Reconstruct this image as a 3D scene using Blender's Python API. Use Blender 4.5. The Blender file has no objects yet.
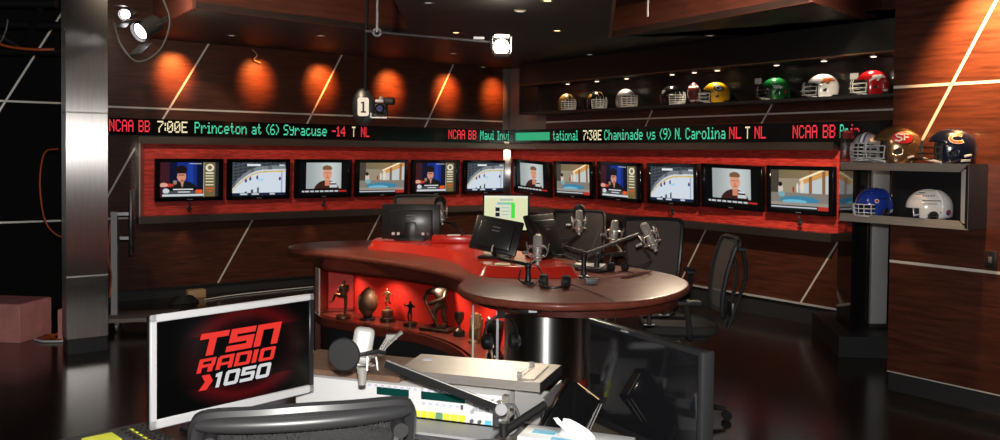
import bpy, bmesh, math, random
from math import sin, cos, pi, radians, atan2, sqrt, exp
from mathutils import Vector, Matrix
random.seed(7)
SC = bpy.context.scene
COL = SC.collection

# ------------------------------------------------------------------ camera, world, exposure, main lights
cd = bpy.data.cameras.new('camera'); cam = bpy.data.objects.new('camera', cd); COL.objects.link(cam)
PITCH, ROLL, FPX = radians(-1.55), radians(0.62), 850.0
f = Vector((0, cos(PITCH), sin(PITCH))); r0 = Vector((1, 0, 0)); u0 = r0.cross(f)
rt = r0 * cos(ROLL) + u0 * sin(ROLL); up = rt.cross(f)
cam.matrix_world = Matrix(((rt.x, up.x, -f.x, 0), (rt.y, up.y, -f.y, 0), (rt.z, up.z, -f.z, 1.7), (0, 0, 0, 1)))
cd.sensor_width = 36; cd.lens = FPX * 36 / 1000; cd.shift_y = -(220 - 176.5) / 1000
cd.clip_start = 0.05; cd.clip_end = 60
SC.camera = cam
w = bpy.data.worlds.new('world'); SC.world = w; w.use_nodes = True
bg = w.node_tree.nodes['Background']; bg.inputs[0].default_value = (1, 0.9, 0.8, 1); bg.inputs[1].default_value = 0.012
SC.view_settings.view_transform = 'Standard'; SC.view_settings.look = 'None'
SC.view_settings.exposure = 0.0; SC.view_settings.gamma = 1.0; SC.view_settings.use_curve_mapping = False

# wall frames: corner of the set, left wall runs back to the right, right wall runs forward to the right
C0 = Vector((0.127, 12.647, 0)); DL = Vector((0.803, 0.596, 0)); NL = Vector((0.596, -0.803, 0))
ER = Vector((0.596, -0.803, 0)); NR = Vector((-0.803, -0.596, 0))
AL = atan2(0.596, 0.803); AR = atan2(-0.803, 0.596)
P0 = Vector((2.852, 6.190, 0))                      # near edge of the wood pillar wall
def WL(s, d, z): return C0 + DL * s + NL * d + Vector((0, 0, z))
def WR(s, d, z): return C0 + ER * s + NR * d + Vector((0, 0, z))
def WP(t, d, z): return P0 + ER * t + NR * d + Vector((0, 0, z))

def light(name, kind, loc, energy, color=(1, 1, 1), target=None, size=0.05, cone=60, blend=0.6):
    d = bpy.data.lights.new(name, kind); o = bpy.data.objects.new(name, d); COL.objects.link(o)
    o.location = loc; d.energy = energy; d.color = color
    if kind == 'AREA': d.size = size
    else: d.shadow_soft_size = size
    if kind == 'SPOT': d.spot_size = radians(cone); d.spot_blend = blend
    if target is not None:
        o.rotation_euler = (Vector(target) - Vector(loc)).to_track_quat('-Z', 'Y').to_euler()
    return o
WARM = (1.0, 0.80, 0.58)
light('camera_flash', 'POINT', (0.0, 0.05, 1.83), 520, (1, 0.97, 0.93), size=0.03)
# unseen spots added to brighten the red panels, desk and pillar wall
light('aimed_spot', 'SPOT', (-2.6, 5.0, 3.7), 620, WARM, WL(-2.6, 0, 1.3), 0.12, 58, 0.7)
light('aimed_spot', 'SPOT', (2.0, 5.6, 3.6), 800, WARM, WR(3.4, 0, 1.2), 0.12, 62, 0.7)
light('aimed_spot', 'SPOT', (2.16, 8.8, 2.91), 260, WARM, (0.45, 5.2, 0.92), 0.02, 26, 0.7)  # table lamp inferred from the microphone shadows, set at a soffit downlight
light('aimed_spot', 'SPOT', (-2.3, 6.3, 3.4), 300, WARM, (-0.6, 6.3, 0.95), 0.06, 40, 0.6)
light('aimed_spot', 'SPOT', (0.6, 3.4, 3.6), 120, WARM, (3.5, 5.4, 1.2), 0.10, 46, 0.8)
# scallop lights tucked in the soffit along the set walls
for s, e in ((-4.82, 1.3), (-3.85, 1.0), (-3.01, 1.1), (-2.02, 1.2), (-1.11, 1.1), (-0.3, 0.8)):
    light('scallop_lamp', 'SPOT', WL(s, 0.40, 2.94), 380 * e, (1, 0.27, 0.055), WL(s, -0.02, 2.61), 0.09, 49, 1.0)
light('scallop_lamp', 'SPOT', WR(0.58, 0.40, 2.94), 45, (1, 0.34, 0.10), WR(0.58, 0, 2.6), 0.09, 52, 1.0)
for s in (-4.73, -3.15, -1.9):
    light('scallop_lamp', 'SPOT', WL(s, 0.13, 0.86), 1.6, (1, 0.6, 0.3), WL(s, -0.02, 0.55), 0.02, 60, 0.9)
light('scallop_lamp', 'SPOT', WP(0.72, 0.42, 3.1), 1000, (1, 0.48, 0.18), WP(0.64, 0, 2.42), 0.05, 60, 1.0)
light('scallop_lamp', 'SPOT', WP(0.12, 0.16, 1.20), 1.2, (1, 0.6, 0.3), WP(0.12, 0, 0.95), 0.02, 75, 0.9)

# ------------------------------------------------------------------ materials
MATS = {}
def mat(name, color, rough=0.5, metal=0.0, noise=0.0, nscale=8.0, stretch=(1, 1, 1), bump=0.0, bscale=40.0, emit=None, estr=0.0, aniso=0.0, coat=0.0, col2=None, spec=None, arot=0.0):
    m = bpy.data.materials.new(name); m.use_nodes = True; nt = m.node_tree; p = nt.nodes['Principled BSDF']
    p.inputs['Base Color'].default_value = (*color, 1); p.inputs['Roughness'].default_value = rough; p.inputs['Metallic'].default_value = metal
    if spec is not None: p.inputs['Specular IOR Level'].default_value = spec
    if coat: p.inputs['Coat Weight'].default_value = coat; p.inputs['Coat Roughness'].default_value = 0.12
    if noise or bump:
        tc = nt.nodes.new('ShaderNodeTexCoord'); mp = nt.nodes.new('ShaderNodeMapping'); mp.inputs['Scale'].default_value = stretch
        nt.links.new(tc.outputs['Object'], mp.inputs[0])
    if noise:
        n = nt.nodes.new('ShaderNodeTexNoise'); n.inputs['Scale'].default_value = nscale; n.inputs['Detail'].default_value = 6; n.inputs['Roughness'].default_value = 0.6
        nt.links.new(mp.outputs[0], n.inputs[0])
        cr = nt.nodes.new('ShaderNodeValToRGB'); nt.links.new(n.outputs['Fac'], cr.inputs[0])
        c2 = col2 or tuple(max(0, c * (1 - noise)) for c in color); c3 = tuple(min(1, c * (1 + noise * .7)) for c in color)
        cr.color_ramp.elements[0].position = .32; cr.color_ramp.elements[1].position = .68
        cr.color_ramp.elements[0].color = (*c2, 1); cr.color_ramp.elements[1].color = (*c3, 1)
        nt.links.new(cr.outputs[0], p.inputs['Base Color'])
    if bump:
        b = nt.nodes.new('ShaderNodeTexNoise'); b.inputs['Scale'].default_value = bscale; b.inputs['Detail'].default_value = 3
        nt.links.new(mp.outputs[0], b.inputs[0])
        bn = nt.nodes.new('ShaderNodeBump'); bn.inputs['Strength'].default_value = bump; bn.inputs['Distance'].default_value = 0.01
        nt.links.new(b.outputs['Fac'], bn.inputs['Height']); nt.links.new(bn.outputs[0], p.inputs['Normal'])
    if emit: p.inputs['Emission Color'].default_value = (*emit, 1); p.inputs['Emission Strength'].default_value = estr
    if aniso:
        p.inputs['Anisotropic'].default_value = aniso
        tg = nt.nodes.new('ShaderNodeTangent'); tg.direction_type = 'RADIAL'; tg.axis = 'Z'; nt.links.new(tg.outputs[0], p.inputs['Tangent'])
        p.inputs['Anisotropic Rotation'].default_value = arot
    MATS[name] = m
    return m
def smix(name, color, alpha, rough=0.5, grid=None, metal=0):
    """see-through cloth or smoked glass: principled surface mixed with clear holes"""
    m = mat(name, color, rough, metal); nt = m.node_tree; p = nt.nodes['Principled BSDF']; out = nt.nodes['Material Output']
    t = nt.nodes.new('ShaderNodeBsdfTransparent'); mx = nt.nodes.new('ShaderNodeMixShader'); mx.inputs[0].default_value = alpha
    nt.links.new(t.outputs[0], mx.inputs[1]); nt.links.new(p.outputs[0], mx.inputs[2]); nt.links.new(mx.outputs[0], out.inputs[0])
    if grid:
        tc = nt.nodes.new('ShaderNodeTexCoord'); mp = nt.nodes.new('ShaderNodeMapping'); mp.inputs['Scale'].default_value = (grid, grid, grid)
        nt.links.new(tc.outputs['Object'], mp.inputs[0])
        v = nt.nodes.new('ShaderNodeTexVoronoi'); v.feature = 'F1'; v.inputs['Scale'].default_value = 1.0; nt.links.new(mp.outputs[0], v.inputs[0])
        mr = nt.nodes.new('ShaderNodeMapRange'); mr.inputs[1].default_value = .25; mr.inputs[2].default_value = .5; mr.inputs[3].default_value = alpha - .5; mr.inputs[4].default_value = 1
        nt.links.new(v.outputs['Distance'], mr.inputs[0]); nt.links.new(mr.outputs[0], mx.inputs[0])
    return m
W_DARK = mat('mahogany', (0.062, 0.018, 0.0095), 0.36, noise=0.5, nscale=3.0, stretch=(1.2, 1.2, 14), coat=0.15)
W_TABLE = mat('table_mahogany', (0.23, 0.058, 0.036), 0.36, noise=0.35, nscale=3.0, stretch=(3, 14, 10), coat=0.12, spec=0.3)
W_APRON = mat('apron_mahogany', (0.10, 0.020, 0.013), 0.3, noise=0.3, nscale=4.0, stretch=(2, 2, 12), coat=0.3)
W_FASCIA = mat('fascia_wood', (0.060, 0.016, 0.010), 0.45, noise=0.3, nscale=3.0, stretch=(1, 1, 10))
INLAY = mat('inlay_metal', (0.72, 0.70, 0.66), 0.35, 0.35)
FLOORM = mat('floor_laminate', (0.016, 0.010, 0.008), 0.20, noise=0.45, nscale=3.0, stretch=(0.7, 16, 1), bump=0.05, bscale=6, coat=0.25)
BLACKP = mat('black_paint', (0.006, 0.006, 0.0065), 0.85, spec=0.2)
SOFFIT = mat('soffit_black', (0.030, 0.028, 0.026), 0.55, noise=0.2, nscale=2)
KICK = mat('kick_black', (0.018, 0.018, 0.020), 0.5)
STEEL = mat('brushed_steel', (0.55, 0.53, 0.51), 0.30, 1.0, aniso=1.0, noise=0.10, nscale=2.0, stretch=(60, 60, 2))
STEELH = mat('brushed_steel_plate', (0.62, 0.57, 0.52), 0.42, 0.8, noise=0.10, nscale=3.0, stretch=(1, 40, 40))
RAIL = mat('frame_rail_steel', (0.24, 0.205, 0.18), 0.30, 0.92, noise=0.15, nscale=1.2, stretch=(1, 1, 1))
ALU = mat('aluminium', (0.55, 0.55, 0.57), 0.4, 0.8)
CHROME = mat('chrome', (0.78, 0.76, 0.72), 0.24, 0.8)
BPLAST = mat('black_plastic', (0.014, 0.014, 0.015), 0.32)
BGLOSS = mat('black_gloss', (0.004, 0.004, 0.0045), 0.12)
BRUB = mat('black_rubber', (0.016, 0.016, 0.017), 0.65)
BMETAL = mat('black_metal', (0.020, 0.020, 0.021), 0.4, 0.3)
GPLAST = mat('grey_plastic', (0.10, 0.10, 0.105), 0.45)
GMETAL = mat('grey_post', (0.42, 0.42, 0.43), 0.45, 0.2)
REDPL = mat('red_lacquer', (0.62, 0.030, 0.016), 0.25, coat=0.3)
REDCASE = mat('red_case_lining', (0.60, 0.020, 0.012), 0.5)
BRONZE = mat('bronze', (0.21, 0.115, 0.055), 0.38, 0.75, noise=0.4, nscale=20)
DBRONZE = mat('dark_bronze', (0.075, 0.055, 0.042), 0.34, 0.8, noise=0.4, nscale=20)
FBALL = mat('old_leather', (0.10, 0.045, 0.022), 0.5, noise=0.3, nscale=14, bump=0.2, bscale=120)
FBALLR = mat('football_leather', (0.17, 0.028, 0.018), 0.42, noise=0.2, nscale=20, bump=0.2, bscale=150)
WHITEP = mat('white_plastic', (0.80, 0.80, 0.80), 0.35)
PAPER = mat('paper', (0.82, 0.82, 0.80), 0.7)
SILVERB = mat('silver_bezel', (0.72, 0.72, 0.74), 0.4, 0.2)
PINK = mat('pink_plywood', (0.92, 0.36, 0.33), 0.7, noise=0.15, nscale=6)
ORANGE = mat('orange_cable', (0.55, 0.10, 0.02), 0.5)
TAN = mat('tan_wood', (0.42, 0.27, 0.15), 0.5)
BRASS = mat('tan_edge', (0.62, 0.42, 0.20), 0.4)
DESKM = mat('black_desk', (0.020, 0.016, 0.014), 0.3)
DESKTOP = mat('turret_veneer', (0.22, 0.13, 0.085), 0.4, noise=0.35, nscale=6, stretch=(2, 14, 2))
MESHF = smix('chair_mesh', (0.11, 0.088, 0.076), 0.80, 0.8)
MESHN = smix('near_chair_mesh', (0.022, 0.022, 0.023), 0.86, 0.6, grid=230)
GLASS = smix('clear_glass', (0, 0, 0), 0.10, 0.03)
SMOKED = smix('smoked_glass', (0.008, 0.008, 0.009), 0.86, 0.08)
GLASSEDGE = mat('glass_edge', (0.55, 0.58, 0.56), 0.2)
GCASE = mat('case_black', (0.009, 0.009, 0.0095), 0.35)
GREYPANEL = mat('grey_panel', (0.20, 0.165, 0.155), 0.4, 0.3)
def emis(name, c, s):
    m = bpy.data.materials.new(name); m.use_nodes = True; nt = m.node_tree; p = nt.nodes['Principled BSDF']
    p.inputs['Base Color'].default_value = (0.01, 0.01, 0.01, 1); p.inputs['Emission Color'].default_value = (*c, 1); p.inputs['Emission Strength'].default_value = s
    p.inputs['Roughness'].default_value = 0.3
    MATS[name] = m; return m
LED_R = emis('led_red', (1, 0.035, 0.06), 0.95); LED_G = emis('led_green', (0.10, 0.92, 0.52), 0.72); LED_W = emis('led_amber', (1, 0.86, 0.52), 0.95)
SMEAR_GLOW = emis('smear_glow_green', (0.05, 0.75, 0.35), 0.5)  # glow colour for the imitated ticker reflection in the corner
LENS = emis('lamp_lens', (1, 0.90, 0.70), 30); LENSO = emis('downlight_lens', (1, 0.55, 0.25), 4.0); LENSD = emis('downlight_dim', (0.9, 0.8, 0.65), 0.35)
LENSC = emis('case_lamp_lens', (1, 0.72, 0.5), 5.0); LENSV = emis('cool_lamp_lens', (1, 0.95, 0.98), 12)
LOGO_R = emis('logo_red', (0.95, 0.03, 0.02), 0.85); LOGO_W = emis('logo_white', (0.85, 0.85, 0.86), 0.75)
LCD = mat('lcd_green', (0.004, 0.040, 0.034), 0.15, emit=(0.0, 0.12, 0.10), estr=0.1)
LCDDIM = mat('lcd_dark', (0.01, 0.02, 0.03), 0.15)
BTN_Y = mat('button_yellow', (0.70, 0.72, 0.05), 0.35, emit=(0.7, 0.75, 0.05), estr=0.25)
BTN_G = mat('button_green', (0.16, 0.34, 0.17), 0.35)
BTN_GR = mat('button_grey', (0.45, 0.46, 0.50), 0.4)
BTN_LIL = mat('button_lilac', (0.62, 0.62, 0.78), 0.4)
BLUECAP = mat('blue_cap', (0.12, 0.55, 0.80), 0.4)
# red wavy wall covering of the TV band
def redband():
    m = mat('red_wall_covering', (0.50, 0.024, 0.014), 0.5); nt = m.node_tree; p = nt.nodes['Principled BSDF']
    tc = nt.nodes.new('ShaderNodeTexCoord'); mp = nt.nodes.new('ShaderNodeMapping'); mp.inputs['Scale'].default_value = (5, 5, 34)
    nt.links.new(tc.outputs['Object'], mp.inputs[0])
    n = nt.nodes.new('ShaderNodeTexNoise'); n.inputs['Scale'].default_value = 1.6; n.inputs['Detail'].default_value = 2; nt.links.new(mp.outputs[0], n.inputs[0])
    cr = nt.nodes.new('ShaderNodeValToRGB'); cr.color_ramp.elements[0].position = .40; cr.color_ramp.elements[1].position = .62
    cr.color_ramp.elements[0].color = (0.38, 0.024, 0.018, 1); cr.color_ramp.elements[1].color = (0.62, 0.048, 0.032, 1)
    nt.links.new(n.outputs['Fac'], cr.inputs[0]); nt.links.new(cr.outputs[0], p.inputs['Base Color'])
    b = nt.nodes.new('ShaderNodeBump'); b.inputs['Strength'].default_value = .5; b.inputs['Distance'].default_value = .02
    nt.links.new(n.outputs['Fac'], b.inputs['Height']); nt.links.new(b.outputs[0], p.inputs['Normal'])
    return m
REDBAND = redband()
def picmat(strength, name):
    m = bpy.data.materials.new(name); m.use_nodes = True; nt = m.node_tree; p = nt.nodes['Principled BSDF']
    a = nt.nodes.new('ShaderNodeVertexColor'); a.layer_name = 'Pic'
    p.inputs['Base Color'].default_value = (0.001, 0.001, 0.001, 1); p.inputs['Roughness'].default_value = 0.15; p.inputs['Specular IOR Level'].default_value = 0.25
    nt.links.new(a.outputs[0], p.inputs['Emission Color']); p.inputs['Emission Strength'].default_value = strength
    return m
PICM = picmat(1.0, 'television_picture')

# ------------------------------------------------------------------ mesh helpers
def T(x, y, z): return Matrix.Translation((x, y, z))
def RX(a): return Matrix.Rotation(radians(a), 4, 'X')
def RY(a): return Matrix.Rotation(radians(a), 4, 'Y')
def RZ(a): return Matrix.Rotation(radians(a), 4, 'Z')
def S(x, y, z): return Matrix.Diagonal((x, y, z, 1))
I4 = Matrix.Identity(4)
def catmull(pts, n=8, closed=False):
    P = [Vector(p) for p in pts]; out = []; N = len(P)
    rng = range(N) if closed else range(N - 1)
    for i in rng:
        p1, p2 = P[i], P[(i + 1) % N]
        p0 = P[i - 1] if (closed or i > 0) else p1 * 2 - p2
        p3 = P[(i + 2) % N] if (closed or i + 2 < N) else p2 * 2 - p1
        for k in range(n):
            t = k / n
            out.append(.5 * (2 * p1 + (p2 - p0) * t + (2 * p0 - 5 * p1 + 4 * p2 - p3) * t * t + (3 * p1 - p0 - 3 * p2 + p3) * t ** 3))
    if not closed: out.append(P[-1])
    return out
class MB:
    def __init__(s): s.v = []; s.f = []
    def add(s, vs, fs, M=None):
        o = len(s.v)
        s.v += [tuple(M @ Vector(v)) if M is not None else tuple(v) for v in vs]; s.f += [tuple(i + o for i in q) for q in fs]
        return s
    def box(s, c, d, M=None, bevel=0, seg=2):
        bm = bmesh.new(); bmesh.ops.create_cube(bm, size=1)
        bmesh.ops.transform(bm, matrix=T(*c) @ S(*d), verts=bm.verts)
        if bevel: bmesh.ops.bevel(bm, geom=bm.edges[:], offset=bevel, segments=seg, affect='EDGES', profile=.5)
        bm.verts.index_update()
        s.add([v.co.copy() for v in bm.verts], [[v.index for v in q.verts] for q in bm.faces], M); bm.free(); return s
    def cyl(s, p0, p1, r, r1=None, n=16, M=None):
        p0 = Vector(p0); p1 = Vector(p1); r1 = r if r1 is None else r1; q = (p1 - p0).to_track_quat('Z', 'Y').to_matrix()
        vs = []
        for p, rr in ((p0, r), (p1, r1)):
            for k in range(n): vs.append(p + q @ Vector((rr * cos(2 * pi * k / n), rr * sin(2 * pi * k / n), 0)))
        fs = [(k, (k + 1) % n, n + (k + 1) % n, n + k) for k in range(n)] + [tuple(range(n))[::-1], tuple(range(n, 2 * n))]
        return s.add(vs, fs, M)
    def tube(s, pts, r, n=8, closed=False, M=None):
        P = [Vector(p) for p in pts]; N = len(P); vs = []; fs = []
        tan = []
        for i in range(N):
            a = P[(i - 1) % N] if closed or i else P[0]; b = P[(i + 1) % N] if closed or i < N - 1 else P[-1]
            d = (b - a); tan.append(d.normalized() if d.length > 1e-9 else Vector((0, 0, 1)))
        ref = Vector((0, 0, 1)) if abs(tan[0].z) < .9 else Vector((1, 0, 0))
        u = (ref - tan[0] * ref.dot(tan[0])).normalized()
        for i in range(N):
            u = u - tan[i] * u.dot(tan[i]); u.normalize(); w_ = tan[i].cross(u); rr = r[i] if isinstance(r, (list, tuple)) else r
            for k in range(n): a = 2 * pi * k / n; vs.append(P[i] + u * (rr * cos(a)) + w_ * (rr * sin(a)))
        for i in range(N if closed else N - 1):
            j = (i + 1) % N
            for k in range(n): fs.append((i * n + k, i * n + (k + 1) % n, j * n + (k + 1) % n, j * n + k))
        if not closed: fs += [tuple(range(n))[::-1], tuple(range((N - 1) * n, N * n))]
        return s.add(vs, fs, M)
    def lathe(s, prof, n=24, M=None):
        vs = []; fs = []
        for r, z in prof:
            for k in range(n): a = 2 * pi * k / n; vs.append((r * cos(a), r * sin(a), z))
        for i in range(len(prof) - 1):
            for k in range(n): fs.append((i * n + k, i * n + (k + 1) % n, (i + 1) * n + (k + 1) % n, (i + 1) * n + k))
        fs += [tuple(range(n))[::-1], tuple(range((len(prof) - 1) * n, len(prof) * n))]
        return s.add(vs, fs, M)
    def ball(s, c, rad, n=16, M=None):
        rx, ry, rz = rad if isinstance(rad, (tuple, list)) else (rad,) * 3; h = n // 2; vs = []; fs = []
        for i in range(1, h):
            e = -pi / 2 + pi * i / h
            for k in range(n): a = 2 * pi * k / n; vs.append((c[0] + rx * cos(e) * cos(a), c[1] + ry * cos(e) * sin(a), c[2] + rz * sin(e)))
        b = len(vs); vs += [(c[0], c[1], c[2] - rz), (c[0], c[1], c[2] + rz)]
        for i in range(h - 2):
            for k in range(n): fs.append((i * n + k, i * n + (k + 1) % n, (i + 1) * n + (k + 1) % n, (i + 1) * n + k))
        for k in range(n): fs += [(b, (k + 1) % n, k), (b + 1, (h - 2) * n + k, (h - 2) * n + (k + 1) % n)]
        return s.add(vs, fs, M)
    def prism(s, poly, z0, z1, M=None):
        n = len(poly); vs = [(p[0], p[1], z0) for p in poly] + [(p[0], p[1], z1) for p in poly]
        fs = [tuple(range(n))[::-1], tuple(range(n, 2 * n))] + [(k, (k + 1) % n, n + (k + 1) % n, n + k) for k in range(n)]
        return s.add(vs, fs, M)
    def band(s, path, off, z0, z1, M=None, off0=0.0):
        """closed strip following a plan path: from off0 to off (offset to the left of travel), z0..z1"""
        P = [Vector((p[0], p[1], 0)) for p in path]; N = len(P); vs = []
        for i in range(N):
            d = (P[min(i + 1, N - 1)] - P[max(i - 1, 0)]).normalized(); nn = Vector((-d.y, d.x, 0))
            oo = off[i] if isinstance(off, list) else off; o0 = off0[i] if isinstance(off0, list) else off0
            a = P[i] + nn * o0; b = P[i] + nn * oo
            vs += [(a.x, a.y, z0), (b.x, b.y, z0), (b.x, b.y, z1), (a.x, a.y, z1)]
        fs = []
        for i in range(N - 1):
            a = 4 * i; b = a + 4
            fs += [(a, b, b + 1, a + 1), (a + 1, b + 1, b + 2, a + 2), (a + 2, b + 2, b + 3, a + 3), (a + 3, b + 3, b, a)]
        fs += [(0, 1, 2, 3), (4 * N - 1, 4 * N - 2, 4 * N - 3, 4 * N - 4)]
        return s.add(vs, fs, M)
    def build(s, name, m, parent=None, loc=None, rz=None, smooth=40, props=None):
        me = bpy.data.meshes.new(name); me.from_pydata([tuple(v) for v in s.v], [], s.f); me.validate(); me.update()
        bm = bmesh.new(); bm.from_mesh(me); bmesh.ops.recalc_face_normals(bm, faces=bm.faces[:]); bm.to_mesh(me); bm.free()
        me.materials.append(m)
        if smooth:
            for q in me.polygons: q.use_smooth = True
            me.set_sharp_from_angle(angle=radians(smooth))
        o = bpy.data.objects.new(name, me); COL.objects.link(o)
        if parent: o.parent = parent
        if loc is not None: o.location = loc
        if rz is not None: o.rotation_euler = (0, 0, rz)
        return o
def tag(o, label, cat, group=None):
    o['label'] = label; o['category'] = cat
    if group: o['group'] = group
    return o
def struct(o): o['kind'] = 'structure'; return o
def thing(name, label, cat, loc=(0, 0, 0), rz=0.0, group=None):
    o = bpy.data.objects.new(name, None); COL.objects.link(o); o.empty_display_size = .05
    o.location = loc; o.rotation_euler = (0, 0, rz); return tag(o, label, cat, group)
def part(o, label): o['label'] = label; return o
def dup(root, loc, rz, label, group=None):
    r_ = root.copy(); COL.objects.link(r_); r_.location = loc; r_.rotation_euler = (0, 0, rz); r_['label'] = label
    if group: r_['group'] = group
    for ch in list(root.children):
        c = ch.copy(); COL.objects.link(c); c.parent = r_
        for g in list(ch.children):
            d = g.copy(); COL.objects.link(d); d.parent = c
    return r_
def box(name, m, c, d, parent=None, bevel=0, **k): return MB().box(c, d, bevel=bevel).build(name, m, parent, **k)

# ------------------------------------------------------------------ room shell
fl = MB(); fl.box((0, 5, -.05), (18, 22, .1)); struct(fl.build('floor', FLOORM))
def wallbox(mb, WF, s0, s1, z0, z1, thick=.12, d=0.0):
    c = [WF(s0, d, 0), WF(s1, d, 0), WF(s1, d - thick, 0), WF(s0, d - thick, 0)]
    return mb.prism([(p.x, p.y) for p in c], z0, z1)
struct(wallbox(MB(), WL, -5.78, 0.1, .12, 4.2).build('wall_left', W_DARK))
struct(wallbox(MB(), WL, -9.5, -5.80, .0, 4.2).build('wall_left_unlit', BLACKP))  # same wall past the column, its lack of light put into black colour
struct(wallbox(MB(), WR, 0.0, 7.6, .20, 4.2).build('wall_right', W_DARK))
struct(wallbox(MB(), WL, -5.78, 0.1, .0, .118, .08, -.03).build('baseboard_left', KICK))
struct(wallbox(MB(), WR, 0.0, 7.6, .0, .195, .08, -.02).build('baseboard_right', KICK))
struct(wallbox(MB(), WL, -5.78, 0.0, .108, .124, .02, .012).build('trim_left', BMETAL))
struct(wallbox(MB(), WR, 0.0, 6.3, .192, .212, .02, .012).build('trim_right', GMETAL))
# near pillar wall on the right
pw = MB(); pc = [WP(0, 0, 0), WP(2.6, 0, 0), WP(2.6, -.9, 0), WP(0, -.9, 0)]
struct(pw.prism([(p.x, p.y) for p in pc], .135, 4.2).build('wall_pillar', W_DARK))
pc = [WP(.004, -.012, 0), WP(2.6, -.012, 0), WP(2.6, -.85, 0), WP(.004, -.85, 0)]
struct(MB().prism([(p.x, p.y) for p in pc], 0, .134).build('baseboard_pillar', KICK))
def inlay(name, WF, pts, wd=.022, d=.002):
    mb = MB()
    (s0, z0), (s1, z1) = pts
    a = Vector((s0, z0)); b = Vector((s1, z1)); t = (b - a).normalized(); n = Vector((-t.y, t.x)) * wd / 2
    q = [a + n, b + n, b - n, a - n]
    vs = [WF(p.x, -.01, p.y) for p in q] + [WF(p.x, d, p.y) for p in q]
    mb.add(vs, [(0, 1, 2, 3), (7, 6, 5, 4), (0, 4, 5, 1), (1, 5, 6, 2), (2, 6, 7, 3), (3, 7, 4, 0)])
    return struct(mb.build(name, INLAY, smooth=0))
k = 0
for pts in (((-5.78, 2.168), (-.02, 2.172)), ((-5.78, .935), (-5.22, .935)), ((-4.42, 2.97), (-5.06, 1.86)), ((-2.72, 2.96), (-3.30, 1.86)),
            ((-1.0, 2.95), (-1.56, 1.86)), ((-3.90, .86), (-4.32, .125)), ((-2.15, .86), (-2.57, .125)), ((-5.25, 1.72), (-5.62, 1.02))):
    k += 1; inlay('trim_%d' % k, WL, pts, .020)
for pts in (((-9.4, 2.185), (-5.80, 2.185)), ((-9.4, .932), (-5.80, .932)), ((-5.98, 3.15), (-6.62, 1.98))):
    k += 1; inlay('trim_%d' % k, WL, pts, .020)
for pts in (((.05, 2.145), (6.6, 2.150)), ((2.95, 2.38), (2.66, 1.86)), ((4.68, 2.40), (4.33, 1.86)), ((3.78, .95), (3.36, .21)), ((5.42, .95), (4.97, .21)), ((2.1, .95), (1.7, .21))):
    k += 1; inlay('trim_%d' % k, WR, pts, .018)
for pts in (((0, 2.211), (2.6, 2.211)), ((0, .947), (2.6, .947)), ((-.0, 1.40), (1.1, 3.55)), ((0, .139), (2.6, .139))):
    k += 1; inlay('trim_%d' % k, WP, pts, .020 if pts[0][1] != .139 else .008)
# pale panels in the upper corner
cp = MB(); wallbox(cp, WR, .03, .86, 2.05, 2.95, .03, .012); struct(cp.build('wall_corner_panel', GREYPANEL))
cp = MB(); wallbox(cp, WL, -.12, .0, 2.05, 2.95, .03, .012); struct(cp.build('trim_corner', GREYPANEL))
# ceiling: dropped black soffit with two open wells, wood fascias around the wells, black grid above
struct(MB().box((0, 5, 4.25), (18, 22, .1)).build('ceiling', BLACKP))
SZ = 2.95
a1 = WL(-5.1, -.1, 0); a2 = WL(.12, -.1, 0); a3 = WR(7.4, -.1, 0)
sof = [(a1.x, a1.y), (a2.x, a2.y), (a3.x, a3.y), (4.9, 8.35), (3.82, 8.29), (2.50, 6.88), (1.165, 9.07), (.62, 4.2), (-.80, 4.2), (-.95, 9.08), (-2.72, 7.51), (-3.35, 8.42)]
struct(MB().prism(sof, SZ, SZ + .06).build('ceiling_soffit', SOFFIT, smooth=0))
def fascia(name, pts, h=.33, th=.03):
    return struct(MB().band(pts, th, SZ - .004, SZ + h).build(name, W_FASCIA, smooth=0))
fascia('trim_fascia_left', [(-2.72, 7.51), (-.95, 9.08)], .36)
fascia('trim_fascia_left_end', [(-3.55, 8.70), (-2.72, 7.51)], .36)
fascia('trim_fascia_right', [(1.165, 9.07), (2.50, 6.88)], .30)
fascia('trim_fascia_right_end', [(2.50, 6.88), (3.95, 8.42)], .36)
struct(MB().band([(.62, 4.2), (1.165, 9.07)], .03, SZ - .012, SZ + .5).build('trim_runway_edge', mat('runway_edge', (.22, .13, .07), .5), smooth=0))

# ------------------------------------------------------------------ steel column on the left
colq = [(-3.56, 6.97), (-3.305, 7.16), (-3.42, 7.36), (-3.70, 7.17)]
ct = thing('steel_column', 'floor to ceiling brushed stainless steel column at the left', 'column', (-3.45, 7.15, 0))
def rel(q, o): return [(x - o[0], y - o[1]) for x, y in q]
o_ = (-3.45, 7.15)
cin = [(p[0] * .96, p[1] * .96) for p in rel(colq, o_)]
MB().prism(cin, 0, .125).build('plinth', KICK, ct, smooth=0)
MB().prism(rel(colq, o_), .125, .635).build('cladding', STEEL, ct, smooth=0)
MB().prism(rel(colq, o_), .648, 1.995).build('cladding', STEEL, ct, smooth=0)
MB().prism(rel(colq, o_), 2.008, 3.6).build('cladding', STEEL, ct, smooth=0)
cj = [(p[0] * 1.004, p[1] * 1.004) for p in rel(colq, o_)]
for z in (.641, 2.0015): MB().prism(cj, z - .007, z + .007).build('joint_strip', INLAY, ct, smooth=0)

# ------------------------------------------------------------------ red TV band with steel frame, LED tickers
def wf_thing(name, label, cat, WF, ang, s, d, z): return thing(name, label, cat, WF(s, d, z), ang)
vl = wf_thing('video_wall', 'long red panel in a steel frame along the left set wall', 'wall panel', WL, AL, 0, 0, 0)
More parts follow.
